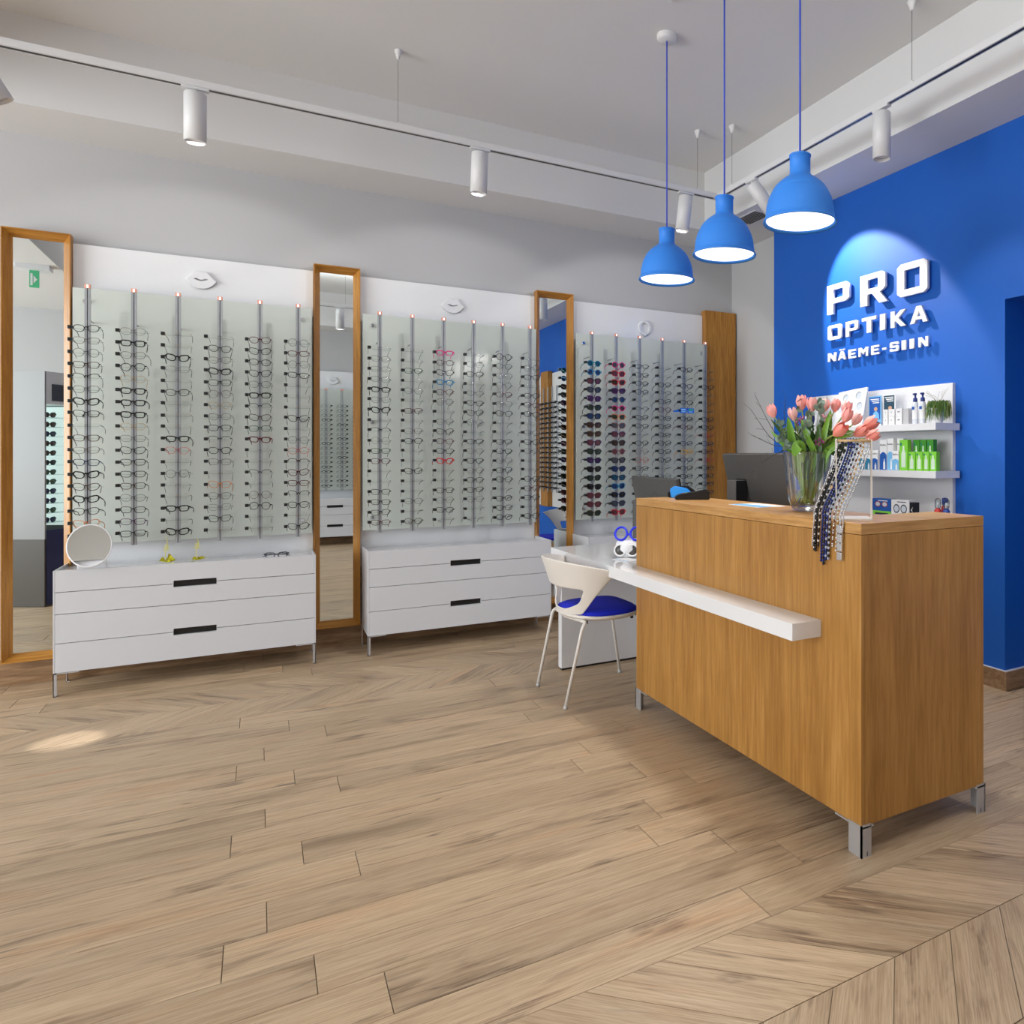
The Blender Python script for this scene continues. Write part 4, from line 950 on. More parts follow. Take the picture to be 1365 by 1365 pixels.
renu(2.719, 2.760, ZB, 1.377, M_pt, 'short blue carton half hidden behind the chain stand', 3.70)
renu(2.676, 2.716, ZB, 1.376, M_pt, 'short blue and white carton, just right of the chain stand', 3.70)
renu(2.628, 2.672, ZB, 1.379, M_pb, 'short dark blue carton left of the tall ones on middle shelf', 3.70)
renu(2.578, 2.625, ZB, 1.447, M_pb, 'tall dark blue and white carton, leftmost tall one on middle shelf')
renu(2.534, 2.576, ZB, 1.453, M_pl, 'tall pale blue carton, second tall one on the middle shelf')
renu(2.490, 2.532, ZB, 1.452, mat('print_slate', (92, 104, 140), .45), 'tall slate coloured carton behind the short one on middle shelf', 3.745, False)
renu(2.490, 2.532, ZB, 1.374, M_pl, 'short pale blue carton in front of the slate one', 3.70)
def green(y0, y1, z0, z1, label, x0=3.70, dark=False):
    T = pack(y0, y1, z0, z1, M_pgd if dark else M_pg, label, x0, .035, 'green solution cartons'); w_, h = y1-y0, z1-z0
    yc = (y0+y1)/2; P = [(yc-w_*.26, z0+h*.10), (yc+w_*.26, z0+h*.10), (yc+w_*.26, z0+h*.55), (yc+w_*.10, z0+h*.68), (yc+w_*.10, z0+h*.80), (yc-w_*.10, z0+h*.80), (yc-w_*.10, z0+h*.68), (yc-w_*.26, z0+h*.55)]
    b = new(); prism(b, P, x0-.0007, x0+.0002, 'YZ'); part('printed_bottle', b, mat('print_pale_green', (206, 226, 206), .5), T)
    printed(T, y1-w_*.30, y1-w_*.10, z0+h*.80, z0+h*.90, x0, mat('print_green_mark', (20, 120, 110), .5)); return T
green(2.434, 2.486, ZB, 1.443, 'tall bright green carton, leftmost of the green ones')
for i, (a, c) in enumerate(((2.391, 2.430), (2.351, 2.388), (2.309, 2.347))): green(a, c, ZB, 1.442, f'tall darker green carton in the back row, {ORD[i+1]} from left', 3.745, True)
for i, (a, c) in enumerate(((2.388, 2.430), (2.344, 2.385), (2.306, 2.341), (2.264, 2.303))): green(a, c, ZB, 1.368, f'short green carton in the front row of the middle shelf, {ORD[i+1]} from left', 3.70)
# lower shelf
T = pack(2.541, 2.662, ZL, ZL+.040, M_pg, 'flat green carton under the blue eyewear carton on lower shelf', 3.70, .06)
printed(T, 2.56, 2.645, ZL+.010, ZL+.028, 3.70, M_ink)
def eyebox(y0, y1, z0, z1, m, rim, label):
    T = pack(y0, y1, z0, z1, m, label, 3.70, .06, 'eyewear cartons on the lower shelf'); yc = (y0+y1)/2; zc = (z0+z1)/2+.004; h = z1-z0
    for s in (-1, 1):
        e = lambda k: [(yc+s*.023+.020*k*math.cos(2*math.pi*i/16), zc+h*.24*k*math.sin(2*math.pi*i/16)) for i in range(16)]
        b = new(); prism(b, e(1.0), 3.6993, 3.7002, 'YZ'); part('printed_rim', b, rim, T)
        b = new(); prism(b, e(.74), 3.6987, 3.6994, 'YZ'); part('printed_lens', b, mat('print_pale_lens', (196, 204, 214), .5), T)
    printed(T, y0+.02, y1-.04, z1-.015, z1-.010, 3.70, M_paper if m is not M_pack else M_ink); return T
eyebox(2.543, 2.665, ZL+.0405, ZL+.118, M_pb, mat('print_red', (150, 34, 40), .5), 'blue carton printed with red glasses, on the lower shelf')
eyebox(2.424, 2.539, ZL, ZL+.118, M_pack, M_ink, 'white carton printed with dark glasses, on the lower shelf')
T = pack(2.394, 2.422, ZL, ZL+.108, M_black, 'narrow black carton right of the white eyewear carton', 3.70, .05)
b = new(); prism(b, [(2.402, ZL+.045), (2.414, ZL+.06), (2.402, ZL+.08), (2.408, ZL+.06)], 3.6993, 3.7002, 'YZ'); part('printed_mark', b, M_paper, T)
MODE = 'round'
for (yc, m, cap, lab) in ((2.268, mat('fluid_red', (206, 52, 48), .3), M_pb, 'small spray bottle with red and white label, left of the lens sprays'), (2.220, mat('fluid_blue', (36, 70, 150), .3), M_pack, 'small blue spray bottle with pale cap, middle of the lens sprays'), (2.174+.105, None, None, '')):
    if m is None: continue
    T = thing('lens_spray', lab, 'bottle', (3.72, yc, ZL), group='lens sprays on the lower shelf')
    b = new(); lathe(b, [(.020, 0), (.021, .004), (.021, .07), (.014, .082), (.009, .086)], 18, (3.72, yc, ZL), cap0=True, cap1=True); part('bottle_body', b, m, T)
    b = new(); lathe(b, [(.014, .084), (.018, .09), (.018, .13), (.012, .142), (.0001, .144)], 18, (3.72, yc, ZL)); part('clear_cap', b, M_clear, T)
    b = new(); lathe(b, [(.007, .086), (.009, .10), (.006, .118)], 12, (3.72, yc, ZL), cap1=True); part('nozzle', b, M_pack, T)
    printed(T, yc-.012, yc+.012, ZL+.02, ZL+.05, 3.6985, cap)
T = thing('lens_spray', 'small red spray bottle with navy cap, behind on the right end', 'bottle', (3.80, 2.275, ZL), group='lens sprays on the lower shelf')
b = new(); lathe(b, [(.020, 0), (.021, .004), (.021, .09), (.009, .10)], 18, (3.80, 2.277, ZL), cap0=True, cap1=True); part('bottle_body', b, mat('fluid_crimson', (176, 26, 40), .3), T)
b = new(); lathe(b, [(.016, .098), (.018, .11), (.018, .14), (.001, .144)], 18, (3.80, 2.277, ZL), cap0=True); part('cap', b, mat('pump_navy', (26, 46, 120), .35), T)

# ------------------------------------------------------------------ things on the counter
TOPZ = 1.1182
MODE = 'metric'
# vase
VC = (1.908, 2.434)
T = thing('glass_vase', 'fluted clear glass vase of water holding the bouquet on the counter', 'vase', (VC[0], VC[1], TOPZ))
rf = lambda r, z, a: r*(1+(.028 if z > .02 else .0)*math.cos(13*a))
b = new(); lathe(b, [(.0001, .004), (.05, .002), (.060, .006), (.070, .020), (.078, .05), (.088, .13), (.0975, .235), (.099, .244), (.0965, .244), (.094, .235), (.084, .13), (.074, .05), (.066, .024), (.0001, .018)], 104, (VC[0], VC[1], TOPZ), rfun=rf); part('vessel', b, M_vase, T)
b = new(); lathe(b, [(.0001, .019), (.062, .022), (.072, .05), (.0755, .085), (.0001, .085)], 48, (VC[0], VC[1], TOPZ)); part('water', b, M_water, T)
# bouquet, offsets from image pixels, frame turned with the camera: x lateral, y depth
BR = R(-32.33)
def loc(dx, dy, z): return Vector((VC[0]+dx*math.cos(BR)-dy*math.sin(BR), VC[1]+dx*math.sin(BR)+dy*math.cos(BR), z))
M_petal = mat('tulip_pink', (250, 172, 166), .5); M_petal2 = mat('tulip_pale', (250, 196, 190), .5); M_petal3 = mat('tulip_coral', (250, 154, 140), .5)
M_stem, M_leaf, M_leafd, M_euc = mat('stem_green', (150, 170, 80), .5), mat('leaf_green', (112, 162, 52), .42), mat('leaf_dark', (62, 98, 42), .45), mat('eucalyptus_grey', (136, 158, 142), .55)
for m_ in (M_petal, M_petal2, M_petal3):
    m_.node_tree.nodes['Principled BSDF'].inputs['Subsurface Weight'].default_value = .15; m_.node_tree.nodes['Principled BSDF'].inputs['Subsurface Radius'].default_value = (.01, .004, .003)
rb = random.Random(11)
def bloom(b, c, d, size, op=1.0):
    size *= 1.38
    q = Vector(d).normalized().to_track_quat('Z', 'Y').to_matrix().to_4x4()
    for k in range(6):
        a0 = k*math.pi/3+rb.uniform(-.12, .12); inner = .88 if k % 2 else 1.0; rows_ = []
        for i in range(7):
            v = i/6; rr = size*(.10+.60*math.sin(min(v*1.25, 1)*math.pi/2)**.8*(1-.42*max(0, v-.55)/.45*(1.3-op*.4)))*inner; wd = math.radians(40)*math.sin(math.pi*min(1, .12+v*.80))**.7
            rows_.append([b.verts.new((q @ Vector((rr*math.cos(a0+u*wd)*(1+.06*abs(u)), rr*math.sin(a0+u*wd)*(1+.06*abs(u)), size*(1.75*v+ (-.10*u*u*v))-size*.1))) + Vector(c)) for u in (-1, -.5, 0, .5, 1)])
        for A, B in zip(rows_, rows_[1:]):
            for i in range(4): b.faces.new((A[i], A[i+1], B[i+1], B[i])).smooth = True
def blade(b, pts, wd, fold=.35):
    P = smoothpath(pts, 5); n = len(P); rows_ = []
    for i, p in enumerate(P):
        d = (P[min(i+1, n-1)]-P[max(0, i-1)]).normalized(); s = d.cross(Vector((math.sin(BR), -math.cos(BR), .25))).normalized(); u = s.cross(d); w_ = wd*math.sin(math.pi*(.08+.92*i/(n-1)))**.65 if i < n-1 else .0006
        rows_.append([b.verts.new(p+s*w_*k+u*w_*fold*k*k) for k in (-1, -.5, 0, .5, 1)])
    for A, B in zip(rows_, rows_[1:]):
        for i in range(4): b.faces.new((A[i], A[i+1], B[i+1], B[i])).smooth = True
TUL = [(-.136, .03, 1.507, .0240, 'pale pink tulip leaning far left over the screen', 0), (-.059, -.04, 1.490, .0235, 'pale pink tulip left of centre, lower than the top pair', 1),
       (-.020, .03, 1.538, .0265, 'pink tulip at the very top left of the bouquet', 0), (.016, -.01, 1.525, .0270, 'pink tulip at the top, right beside the highest one', 0),
       (.074, .05, 1.530, .0240, 'pale pink tulip behind the centre right of the bouquet', 1), (.112, .02, 1.528, .0240, 'pink tulip in the upper right row, left one', 0),
       (.148, -.02, 1.515, .0250, 'pink tulip in the upper right row, right one', 0), (.140, -.06, 1.482, .0260, 'pink tulip leaning right below the upper row', 0), (.189, .01, 1.474, .0240, 'pale pink tulip between the two right clusters', 1),
       (.096, -.10, 1.428, .0300, 'coral pink tulip at the front centre of the bouquet', 2), (.180, -.08, 1.428, .0270, 'coral tulip just above the chain stand', 2),
       (.226, -.03, 1.456, .0300, 'coral red tulip farthest right, wide open', 2), (.230, -.06, 1.415, .0260, 'coral red tulip lowest on the right, behind the dowel', 2)]
for dx, dy, z, sz, lab, mi in TUL:
    c = loc(dx, dy, z); f0 = loc(-dx*.22+rb.uniform(-.02, .02), -dy*.3+rb.uniform(-.015, .015), TOPZ+.026); rim = loc(max(-.07, min(.075, dx*.45)), max(-.06, min(.06, dy*.5)), TOPZ+.24)
    T = thing('tulip', lab+' in the vase', 'flower', f0, group='pink tulips in the vase'); P = smoothpath([f0, (f0+rim)/2+Vector((0, 0, .0)), rim, (rim+c)/2+Vector((0, 0, .018)), c], 5)
    d = (P[-1]-P[-3]).normalized(); d = (d+Vector((0, 0, .8))).normalized() if mi != 2 else (d*1.0+Vector((0, 0, .35))).normalized()
    b = new(); tube(b, P, .0031, 7); part('stem', b, M_stem, T)
    b = new(); bloom(b, c, d, sz, 1.0+.4*(sz > .028)); part('bloom', b, (M_petal, M_petal2, M_petal3)[mi], T)
def sprig(nm, lab, cat, grp=None): return thing(nm, lab, cat, loc(0, 0, TOPZ+.024), group=grp)
LV = [([(0, 0, .03), (-.05, -.03, .20), (-.075, -.05, .33), (-.086, -.055, .385)], .016, 'broad bright green leaf rising at the left of the bouquet', 0),
      ([(.0, -.02, .05), (.04, -.05, .22), (.06, -.07, .32), (.085, -.07, .41)], .015, 'tall green leaf curving up through the centre of the bouquet', 0),
      ([(.02, .0, .05), (.055, -.04, .22), (.11, -.06, .29), (.17, -.07, .315)], .014, 'green leaf arching right toward the chain stand', 0),
      ([(0, -.02, .06), (.045, -.06, .17), (.07, -.075, .25), (.12, -.09, .275)], .022, 'wide dark leaf pressed against the vase rim at front', 1),
      ([(.0, .0, .05), (.06, .02, .22), (.12, .01, .31), (.19, -.01, .33)], .013, 'slim green leaf at the right side of the bouquet', 0),
      ([(0, .02, .05), (-.03, .04, .24), (-.09, .05, .31), (-.15, .04, .38)], .012, 'slim dark leaf behind the left tulips', 1),
      ([(.0, -.03, .05), (.02, -.06, .18), (.035, -.075, .26), (.035, -.08, .36)], .017, 'dark green leaf in the middle above the vase', 1),
      ([(.01, .02, .05), (.03, .03, .24), (.06, .03, .34), (.07, .02, .42)], .014, 'upright leaf behind the centre of the bouquet', 0)]
LV += [([(0, -.03, .06), (.02, -.07, .22), (-.01, -.085, .30), (-.035, -.08, .375)], .013, 'bright leaf crossing in front of the grey eucalyptus', 0),
       ([(.02, -.03, .06), (.06, -.07, .22), (.10, -.09, .27), (.135, -.09, .325)], .015, 'bright leaf under the front coral tulip', 0),
       ([(.03, 0, .06), (.06, -.01, .23), (.12, -.03, .27), (.20, -.05, .28)], .012, 'narrow leaf reaching out above the wooden dowel', 0),
       ([(-.02, -.02, .06), (-.05, -.05, .22), (-.10, -.05, .27), (-.155, -.03, .33)], .012, 'bright narrow leaf under the far left tulip', 0),
       ([(0, 0, .06), (.04, .0, .24), (.09, .02, .33), (.10, .03, .42)], .012, 'slim bright leaf between the upper right tulips', 0)]
for P, wd, lab, mi in LV:
    T = sprig('tulip_leaf', lab, 'leaf', 'tulip leaves in the vase'); b = new(); blade(b, [loc(x, y, TOPZ+z) for x, y, z in P], wd); part('blade', b, (M_leaf, M_leafd)[mi], T)
T = sprig('tulip_leaf', 'green leaf folded back over the left of the vase rim', 'leaf', 'tulip leaves in the vase')
b = new(); blade(b, [loc(-.03, -.06, TOPZ+.20), loc(-.035, -.085, TOPZ+.258), loc(-.048, -.105, TOPZ+.268), loc(-.060, -.112, TOPZ+.245), loc(-.066, -.112, TOPZ+.225)], .022, .1); part('blade', b, M_leaf, T)
# eucalyptus sprigs
for i, (P, lab) in enumerate((([(0, 0, .06), (-.01, -.05, .24), (-.02, -.075, .31), (.0, -.08, .40)], 'grey green eucalyptus sprig in the centre of the bouquet'), ([(0, 0, .06), (-.04, -.02, .24), (-.09, -.02, .31), (-.12, -.02, .37)], 'grey green eucalyptus sprig leaning left'),
                  ([(0, 0, .06), (.03, -.02, .25), (.05, -.03, .36), (.04, -.03, .44)], 'eucalyptus sprig with small leaves at the top of the bouquet'), ([(0, .01, .06), (-.03, .02, .24), (-.05, .03, .36), (-.035, .03, .45)], 'thin eucalyptus sprig behind the pale tulips'),
                  ([(0, 0, .06), (-.05, -.04, .235), (-.075, -.06, .26), (-.125, -.06, .30)], 'low eucalyptus sprig hanging over the screen edge'))):
    T = sprig('eucalyptus_sprig', lab, 'greenery', 'eucalyptus sprigs in the vase'); Q = smoothpath([loc(x, y, TOPZ+z) for x, y, z in P], 7)
    b = new(); tube(b, Q, .0016, 5); part('stem', b, M_stem, T)
    b = new()
    for j in range(10, len(Q)):
        for s in (-1, 1):
            d = Vector((rb.uniform(-1, 1), rb.uniform(-1, .2), rb.uniform(-.6, .8))).normalized(); u = d.cross(Vector((rb.uniform(-.3, .3), 1, rb.uniform(-.3, .3)))).normalized(); L = rb.uniform(.017, .030); n = 8
            c = Q[j]+d*L*.55; vs = [b.verts.new(c+d*L*.55*math.cos(2*math.pi*k/n)+u*L*.45*math.sin(2*math.pi*k/n)) for k in range(n)]; b.faces.new(vs)
    part('leaves', b, M_euc, T, kind='stuff')
# dark filler foliage, small berries, twigs
T = sprig('filler_foliage', 'dense dark green filler foliage between the tulips', 'greenery'); b = new()
for i in range(190):
    a, rr = rb.uniform(0, 6.28), math.sqrt(rb.random()); c = loc(.03+rr*.125*math.cos(a), rr*.07*math.sin(a), TOPZ+.235+rb.random()*(.15-.09*rr)); d = Vector((rb.uniform(-1, 1), rb.uniform(-1, 1), rb.uniform(-.2, 1))).normalized(); u = d.cross(Vector((rb.uniform(-1, 1), 1, .2))).normalized(); L = rb.uniform(.014, .034)
    vs = [b.verts.new(c+d*L*x+u*L*y) for x, y in ((-1, 0), (-.4, .28), (.4, .25), (1, 0), (.4, -.25), (-.4, -.28))]; b.faces.new(vs)
part('leaves', b, M_leafd, T, kind='stuff')
b = new()
for i in range(16):
    a = i*2*math.pi/16; tube(b, [loc(-.03*math.cos(a), -.03*math.sin(a), TOPZ+.026), loc(.035*math.cos(a+.5), .035*math.sin(a+.5), TOPZ+.12), loc(.055*math.cos(a+.8), .05*math.sin(a+.8), TOPZ+.24)], .0026, 6)
part('stems', b, M_stem, T, kind='stuff')
b = new(); 
for i in range(12):
    a = i*2*math.pi/12+.2; blade(b, [loc(.035*math.cos(a), .03*math.sin(a), TOPZ+.13), loc(.05*math.cos(a), .045*math.sin(a), TOPZ+.18), loc(.06*math.cos(a+.4), .055*math.sin(a+.4), TOPZ+.25)], .014, .2)
part('inner_leaves', b, M_leafd, T, kind='stuff')
for i, (dx, dy, z, col, lab) in enumerate(((-.035, -.07, 1.487, (150, 50, 110), 'magenta waxflower cluster left of centre'), (.045, -.02, 1.545, (150, 110, 90), 'brownish waxflower cluster behind the top tulips'), (.037, -.10, 1.400, (120, 40, 90), 'purple waxflower cluster just above the vase rim'),
                                     (.15, -.04, 1.455, (96, 40, 44), 'dark berry cluster between the coral tulips'), (.07, -.05, 1.500, (226, 150, 170), 'pale pink waxflower cluster in the centre'))):
    T = sprig('waxflower', lab, 'flower', 'small filler flowers in the vase'); b = new(); tube(b, smoothpath([loc(0, 0, TOPZ+.06), loc(dx*.5, dy*.5, TOPZ+.24), loc(dx, dy, z)], 4), .0012, 5); part('stem', b, M_stem, T)
    b = new()
    for k in range(16):
        c = loc(dx+rb.uniform(-.018, .018), dy+rb.uniform(-.012, .012), z+rb.uniform(-.016, .016)); r_ = bmesh.ops.create_icosphere(b, subdivisions=1, radius=rb.uniform(.003, .0055), matrix=Matrix.Translation(c))
    part('florets', b, mat(f'floret_{i}', col, .5), T, kind='stuff')
M_twig = mat('twig_dark', (58, 50, 46), .6)
for i, (P, lab) in enumerate((([(-.06, 0, .24), (-.14, 0, .33), (-.215, .01, .475)], 'long dark twig pointing up to the far left'), ([(-.06, 0, .24), (-.15, .0, .30), (-.235, .0, .42)], 'thin curved twig reaching left past the wall edge'),
                              ([(-.06, 0, .235), (-.15, .01, .275), (-.235, .01, .315)], 'thin twig reaching level to the left'), ([(-.05, .02, .24), (-.09, .03, .36), (-.088, .03, .47)], 'thin upright twig in front of the blue wall'), ([(-.06, -.03, .235), (-.12, -.04, .24), (-.19, -.05, .20)], 'reddish twig drooping left over the screen'))):
    T = sprig('bare_twig', lab, 'twig', 'bare twigs in the vase'); b = new(); Q = smoothpath([loc(0, 0, TOPZ+.05)]+[loc(x, y, TOPZ+z) for x, y, z in P], 6); tube(b, Q, [.0022*(1-.6*k/len(Q)) for k in range(len(Q))], 5); part('stem', b, M_twig, T)
    b = new()
    for j in range(10, len(Q), 2):
        d = Vector((rb.uniform(-1, .2), rb.uniform(-.5, .5), rb.uniform(0, 1))).normalized(); tube(b, [Q[j], Q[j]+d*rb.uniform(.015, .04)], .0007, 4)
    part('side_shoots', b, M_twig, T, kind='stuff')

# chain stand and hanging spectacle chains
D0, D1 = Vector((1.7133, 2.0213, 1.398)), Vector((1.8142, 1.9557, 1.398))
FX = DX0*CAM_SX; ux = (D1-D0).normalized(); vy = Vector((-ux.y, ux.x, 0))
T = thing('chain_stand', 'white metal stand with wooden dowel for spectacle chains on counter corner', 'stand', (1.77, 1.99, TOPZ))
M_stand = mat('stand_cream', (222, 214, 204), .45); M_dowel = oak('dowel_wood', (10, 10, 10), [(200, 160, 110), (216, 180, 132), (226, 194, 150)])
def obox(lo, hi, org, bev=0):
    b = boxm(lo, hi, bev); m = Matrix.Translation(org) @ Matrix(((ux.x, vy.x, 0, 0), (ux.y, vy.y, 0, 0), (0, 0, 1, 0), (0, 0, 0, 1))); xform(b, 0, m); return b
o2 = Vector((D0.x, D0.y, TOPZ)); Ld = (D1-D0).length
part('post', obox((-.004, -.010, .004), (0, .010, .285), o2, .001), M_stand, T); part('post', obox((Ld, -.010, .004), (Ld+.004, .010, .285), o2, .001), M_stand, T)
part('base_plate', obox((-.004, -.010, 0), (Ld+.004, .105, .008), o2, .001), M_stand, T)
b = new(); tube(b, [D0, D1], .0055, 12); part('dowel', b, M_dowel, T)
b = new(); bmesh.ops.create_icosphere(b, subdivisions=2, radius=.008, matrix=Matrix.Translation((1.708, 2.038, 1.235))); part('end_knob', b, M_dowel, T)
M_silver, M_gold = mat('chain_silver', (214, 214, 216), .2, .9), mat('chain_gold', (200, 160, 90), .25, .8)
M_navyc, M_blk, M_brn, M_wht, M_pearl = mat('chain_navy', (26, 44, 112), .2), mat('chain_black', (14, 14, 18), .2), mat('chain_brown', (120, 64, 34), .25), mat('chain_clear', (176, 184, 204), .12), mat('chain_pearl', (226, 220, 212), .25)
CH_ = [(.02, 1.553, 1.020, 'silver', [M_silver], .0040, 'outermost left'), (.10, 1.545, 1.006, 'black and silver beads', [M_blk, M_blk, M_silver], .0050, 'second from the left'), (.18, 1.538, .998, 'black glass beads', [M_blk], .0058, 'third from the left'),
       (.26, 1.528, 1.024, 'black and pearl beads', [M_blk, M_pearl, M_blk], .0050, 'fourth from the left'), (.35, 1.515, .966, 'navy links', [M_navyc], .0060, 'fifth from the left'), (.43, 1.505, .956, 'navy and black links', [M_navyc, M_blk], .0062, 'the longest'),
       (.51, 1.496, .975, 'navy links with clear beads', [M_navyc, M_wht, M_navyc], .0060, 'seventh from the left'), (.60, 1.486, .985, 'black and clear mottled links', [M_blk, M_wht], .0056, 'eighth from the left'), (.69, 1.470, 1.030, 'brown and silver beads', [M_brn, M_silver, M_silver], .0050, 'ninth from the left'),
       (.78, 1.458, 1.012, 'fine gold and pearl beads', [M_gold, M_pearl], .0044, 'tenth from the left'), (.88, 1.447, 1.040, 'clear and white beads', [M_wht, M_pearl], .0044, 'second from the right'), (.96, 1.436, 1.020, 'fine silver', [M_silver], .0040, 'rightmost on the dowel')]
for f_, ye, zend, nm2, ms, rr, pos in CH_:
    ye *= CAM_SY
    T = thing('spectacle_chain', f'{nm2} spectacle chain over the counter edge, {pos}', 'chain', (FX-.009, ye, zend), group='spectacle chains on the stand')
    top = D0+(D1-D0)*f_; E = Vector((FX-rr-.002, ye, TOPZ+rr+.001)); bot = Vector((FX-rr-.004, ye+.008, zend))
    P = smoothpath([top+Vector((0, .004, .004)), top+Vector((-.008, -.006, -.03)), top.lerp(E, .5)+Vector((-.008, -.012, -.004)), E+Vector((.004, -.002, .035)), E, (E+bot)/2+Vector((-.001, 0, 0)), bot], 60)
    acc = 0; step = rr*1.55; bms = [new() for _ in ms]; cnt = 0; last = P[0]
    for p in P:
        if (p-last).length >= step or cnt == 0:
            bb_ = bms[cnt % len(ms)]; d = (p-last).normalized() if cnt else Vector((0, 0, -1)); q = d.to_track_quat('Z', 'Y').to_matrix().to_4x4()
            for s_ in (0,):
                mtx = Matrix.Translation(p+Vector((0, s_*rr*.9, 0))) @ q @ Matrix.Diagonal((1, .8, 1.15, 1)); bmesh.ops.create_icosphere(bb_, subdivisions=1, radius=rr, matrix=mtx)
            last = p; cnt += 1
    allv = sum((len(x.verts) for x in bms), 0)
    for bb_, m_ in zip(bms, ms):
        for fc in bb_.faces: fc.smooth = True
        part('beads', bb_, m_, T, kind='stuff')
T = thing('silver_clasp_strip', 'strip of square silver clasps hanging below the counter edge', 'chain', (FX-.006, 1.979, .985))
for k in range(4): part('clasp', boxm((FX-.014, 1.966, .985+k*.031), (FX-.003, 1.992, 1.013+k*.031), .002), M_silver, T)

# flyer, card terminal
T = thing('flyer', 'pale blue and white flyer lying flat on the counter top', 'flyer', (1.917, 2.817, TOPZ), R(0))
part('sheet', boxm((-.075, -.125, 0), (.075, .125, .0012)), M_paper, T, world=False); part('printed_patch', boxm((-.070, -.12, .0011), (.0, .12, .0016)), M_pl, T, world=False)
T = thing('card_terminal', 'black card payment terminal lying on the far end of counter', 'terminal', (1.889, 3.378, TOPZ), R(-27))
b = new(); prism(b, [(-.085, 0), (-.085, .018), (-.06, .030), (.02, .040), (.075, .052), (.090, .045), (.092, 0)], -.040, .040, 'XZ'); bmesh.ops.bevel(b, geom=list(b.edges), offset=.004, segments=2, affect='EDGES'); part('body', b, M_black, T, world=False)
b = new(); box(b, (-.055, -.030, 0), (.0, .030, .003)); xform(b, 0, Matrix.Translation((.005, 0, .0335)) @ Matrix.Rotation(R(-8), 4, 'Y')); part('keypad', b, mat('keypad_grey', (70, 78, 72), .4), T, world=False)
for i in range(4):
    for j in range(3):
        b = new(); box(b, (-.050+i*.013, -.026+j*.019, .003), (-.040+i*.013, -.012+j*.019, .006)); xform(b, 0, Matrix.Translation((.005, 0, .0335)) @ Matrix.Rotation(R(-8), 4, 'Y')); part('key', b, [mat('key_red', (190, 70, 60), .4), mat('key_green', (70, 150, 100), .4), mat('key_dark', (44, 46, 48), .4), mat('key_dark', (44, 46, 48), .4)][i], T, world=False)
b = new(); box(b, (.03, -.030, 0), (.078, .030, .002)); xform(b, 0, Matrix.Translation((.0, 0, .0455)) @ Matrix.Rotation(R(-12), 4, 'Y')); part('screen', b, mat('terminal_screen', (60, 74, 66), .15), T, world=False)
T = thing('card_holder', 'blue and black box standing behind the card terminal', 'box', (1.926, 3.556, TOPZ), R(-29))
b = new(); prism(b, [(-.055, 0), (-.062, .045), (-.04, .062), (.03, .050), (.05, .030), (.05, 0)], -.025, .025, 'XZ'); bmesh.ops.bevel(b, geom=list(b.edges), offset=.003, segments=2, affect='EDGES'); part('blue_cover', b, mat('holder_blue', (46, 150, 240), .4), T, world=False)
b = new(); prism(b, [(-.075, 0), (-.075, .028), (-.05, .030), (-.01, .060), (.035, .062), (.075, .035), (.085, 0)], .026, .055, 'XZ'); bmesh.ops.bevel(b, geom=list(b.edges), offset=.003, segments=2, affect='EDGES'); part('black_case', b, M_black, T, world=False)

# monitors
def monitor(loc_, rz, wd, ht, lean, zc, label):
    """faces local +X; back towards local -X"""
    T = thing('computer_monitor', label, 'monitor', loc_, rz, group='grey backed monitors')
    m = Matrix.Translation((0, 0, zc)) @ Matrix.Rotation(R(-lean), 4, 'Y')
    b = new(); box(b, (0, -wd/2, -ht/2), (.022, wd/2, ht/2), .003); xform(b, 0, m); part('back_cover', b, M_mon, T, world=False)
    b = new(); box(b, (.0225, -wd/2, -ht/2), (.030, wd/2, ht/2), .001); xform(b, 0, m); part('bezel', b, M_black, T, world=False)
    b = new(); box(b, (.0302, -wd/2+.012, -ht/2+.018), (.0308, wd/2-.012, ht/2-.012)); xform(b, 0, m); part('screen', b, mat('screen_dark', (16, 18, 22), .1), T, world=False)
    n = 24; P = [(.026*math.cos(2*math.pi*i/n), .026*math.sin(2*math.pi*i/n)) for i in range(n)]; Q = [(.022*math.cos(2*math.pi*i/n), .022*math.sin(2*math.pi*i/n)) for i in range(n)]
    me = outline_mesh('emblem', [P, Q], .0006); me.transform(m @ Matrix.Translation((-.0004, 0, ht*.16)) @ LM3); part('round_emblem', me, mat('emblem_grey', (120, 118, 116), .25, .5), T, world=False)
    b = new(); box(b, (-.075, wd*.16, 0.012), (-.008, wd*.16+.10, zc+ht*.06), .003); part('stand_column', b, mat('stand_grey', (84, 82, 80), .4), T, world=False)
    b = new(); box(b, (-.008, wd*.16-.004, zc-.05), (.004, wd*.16+.103, zc+.03)); part('stand_hinge', b, M_black, T, world=False)
    b = new(); box(b, (-.0758, wd*.16-.006, .012), (-.006, wd*.16-.0005, zc+ht*.058)); part('stand_side', b, M_black, T, world=False)
    b = new(); box(b, (-.12, -.12, 0), (.10, .14, .011), .003); part('stand_foot', b, M_black, T, world=False)
    return T
monitor((2.417, 3.560, .7402), 0, .62, .36, 13, 1.353-.7402-.176, 'larger grey monitor seen from behind, between flower vase and oak column')
monitor((2.091, 4.178, .7585), 0, .62, .33, 12, 1.203-.7585-.162, 'grey monitor seen from behind on the white service table')

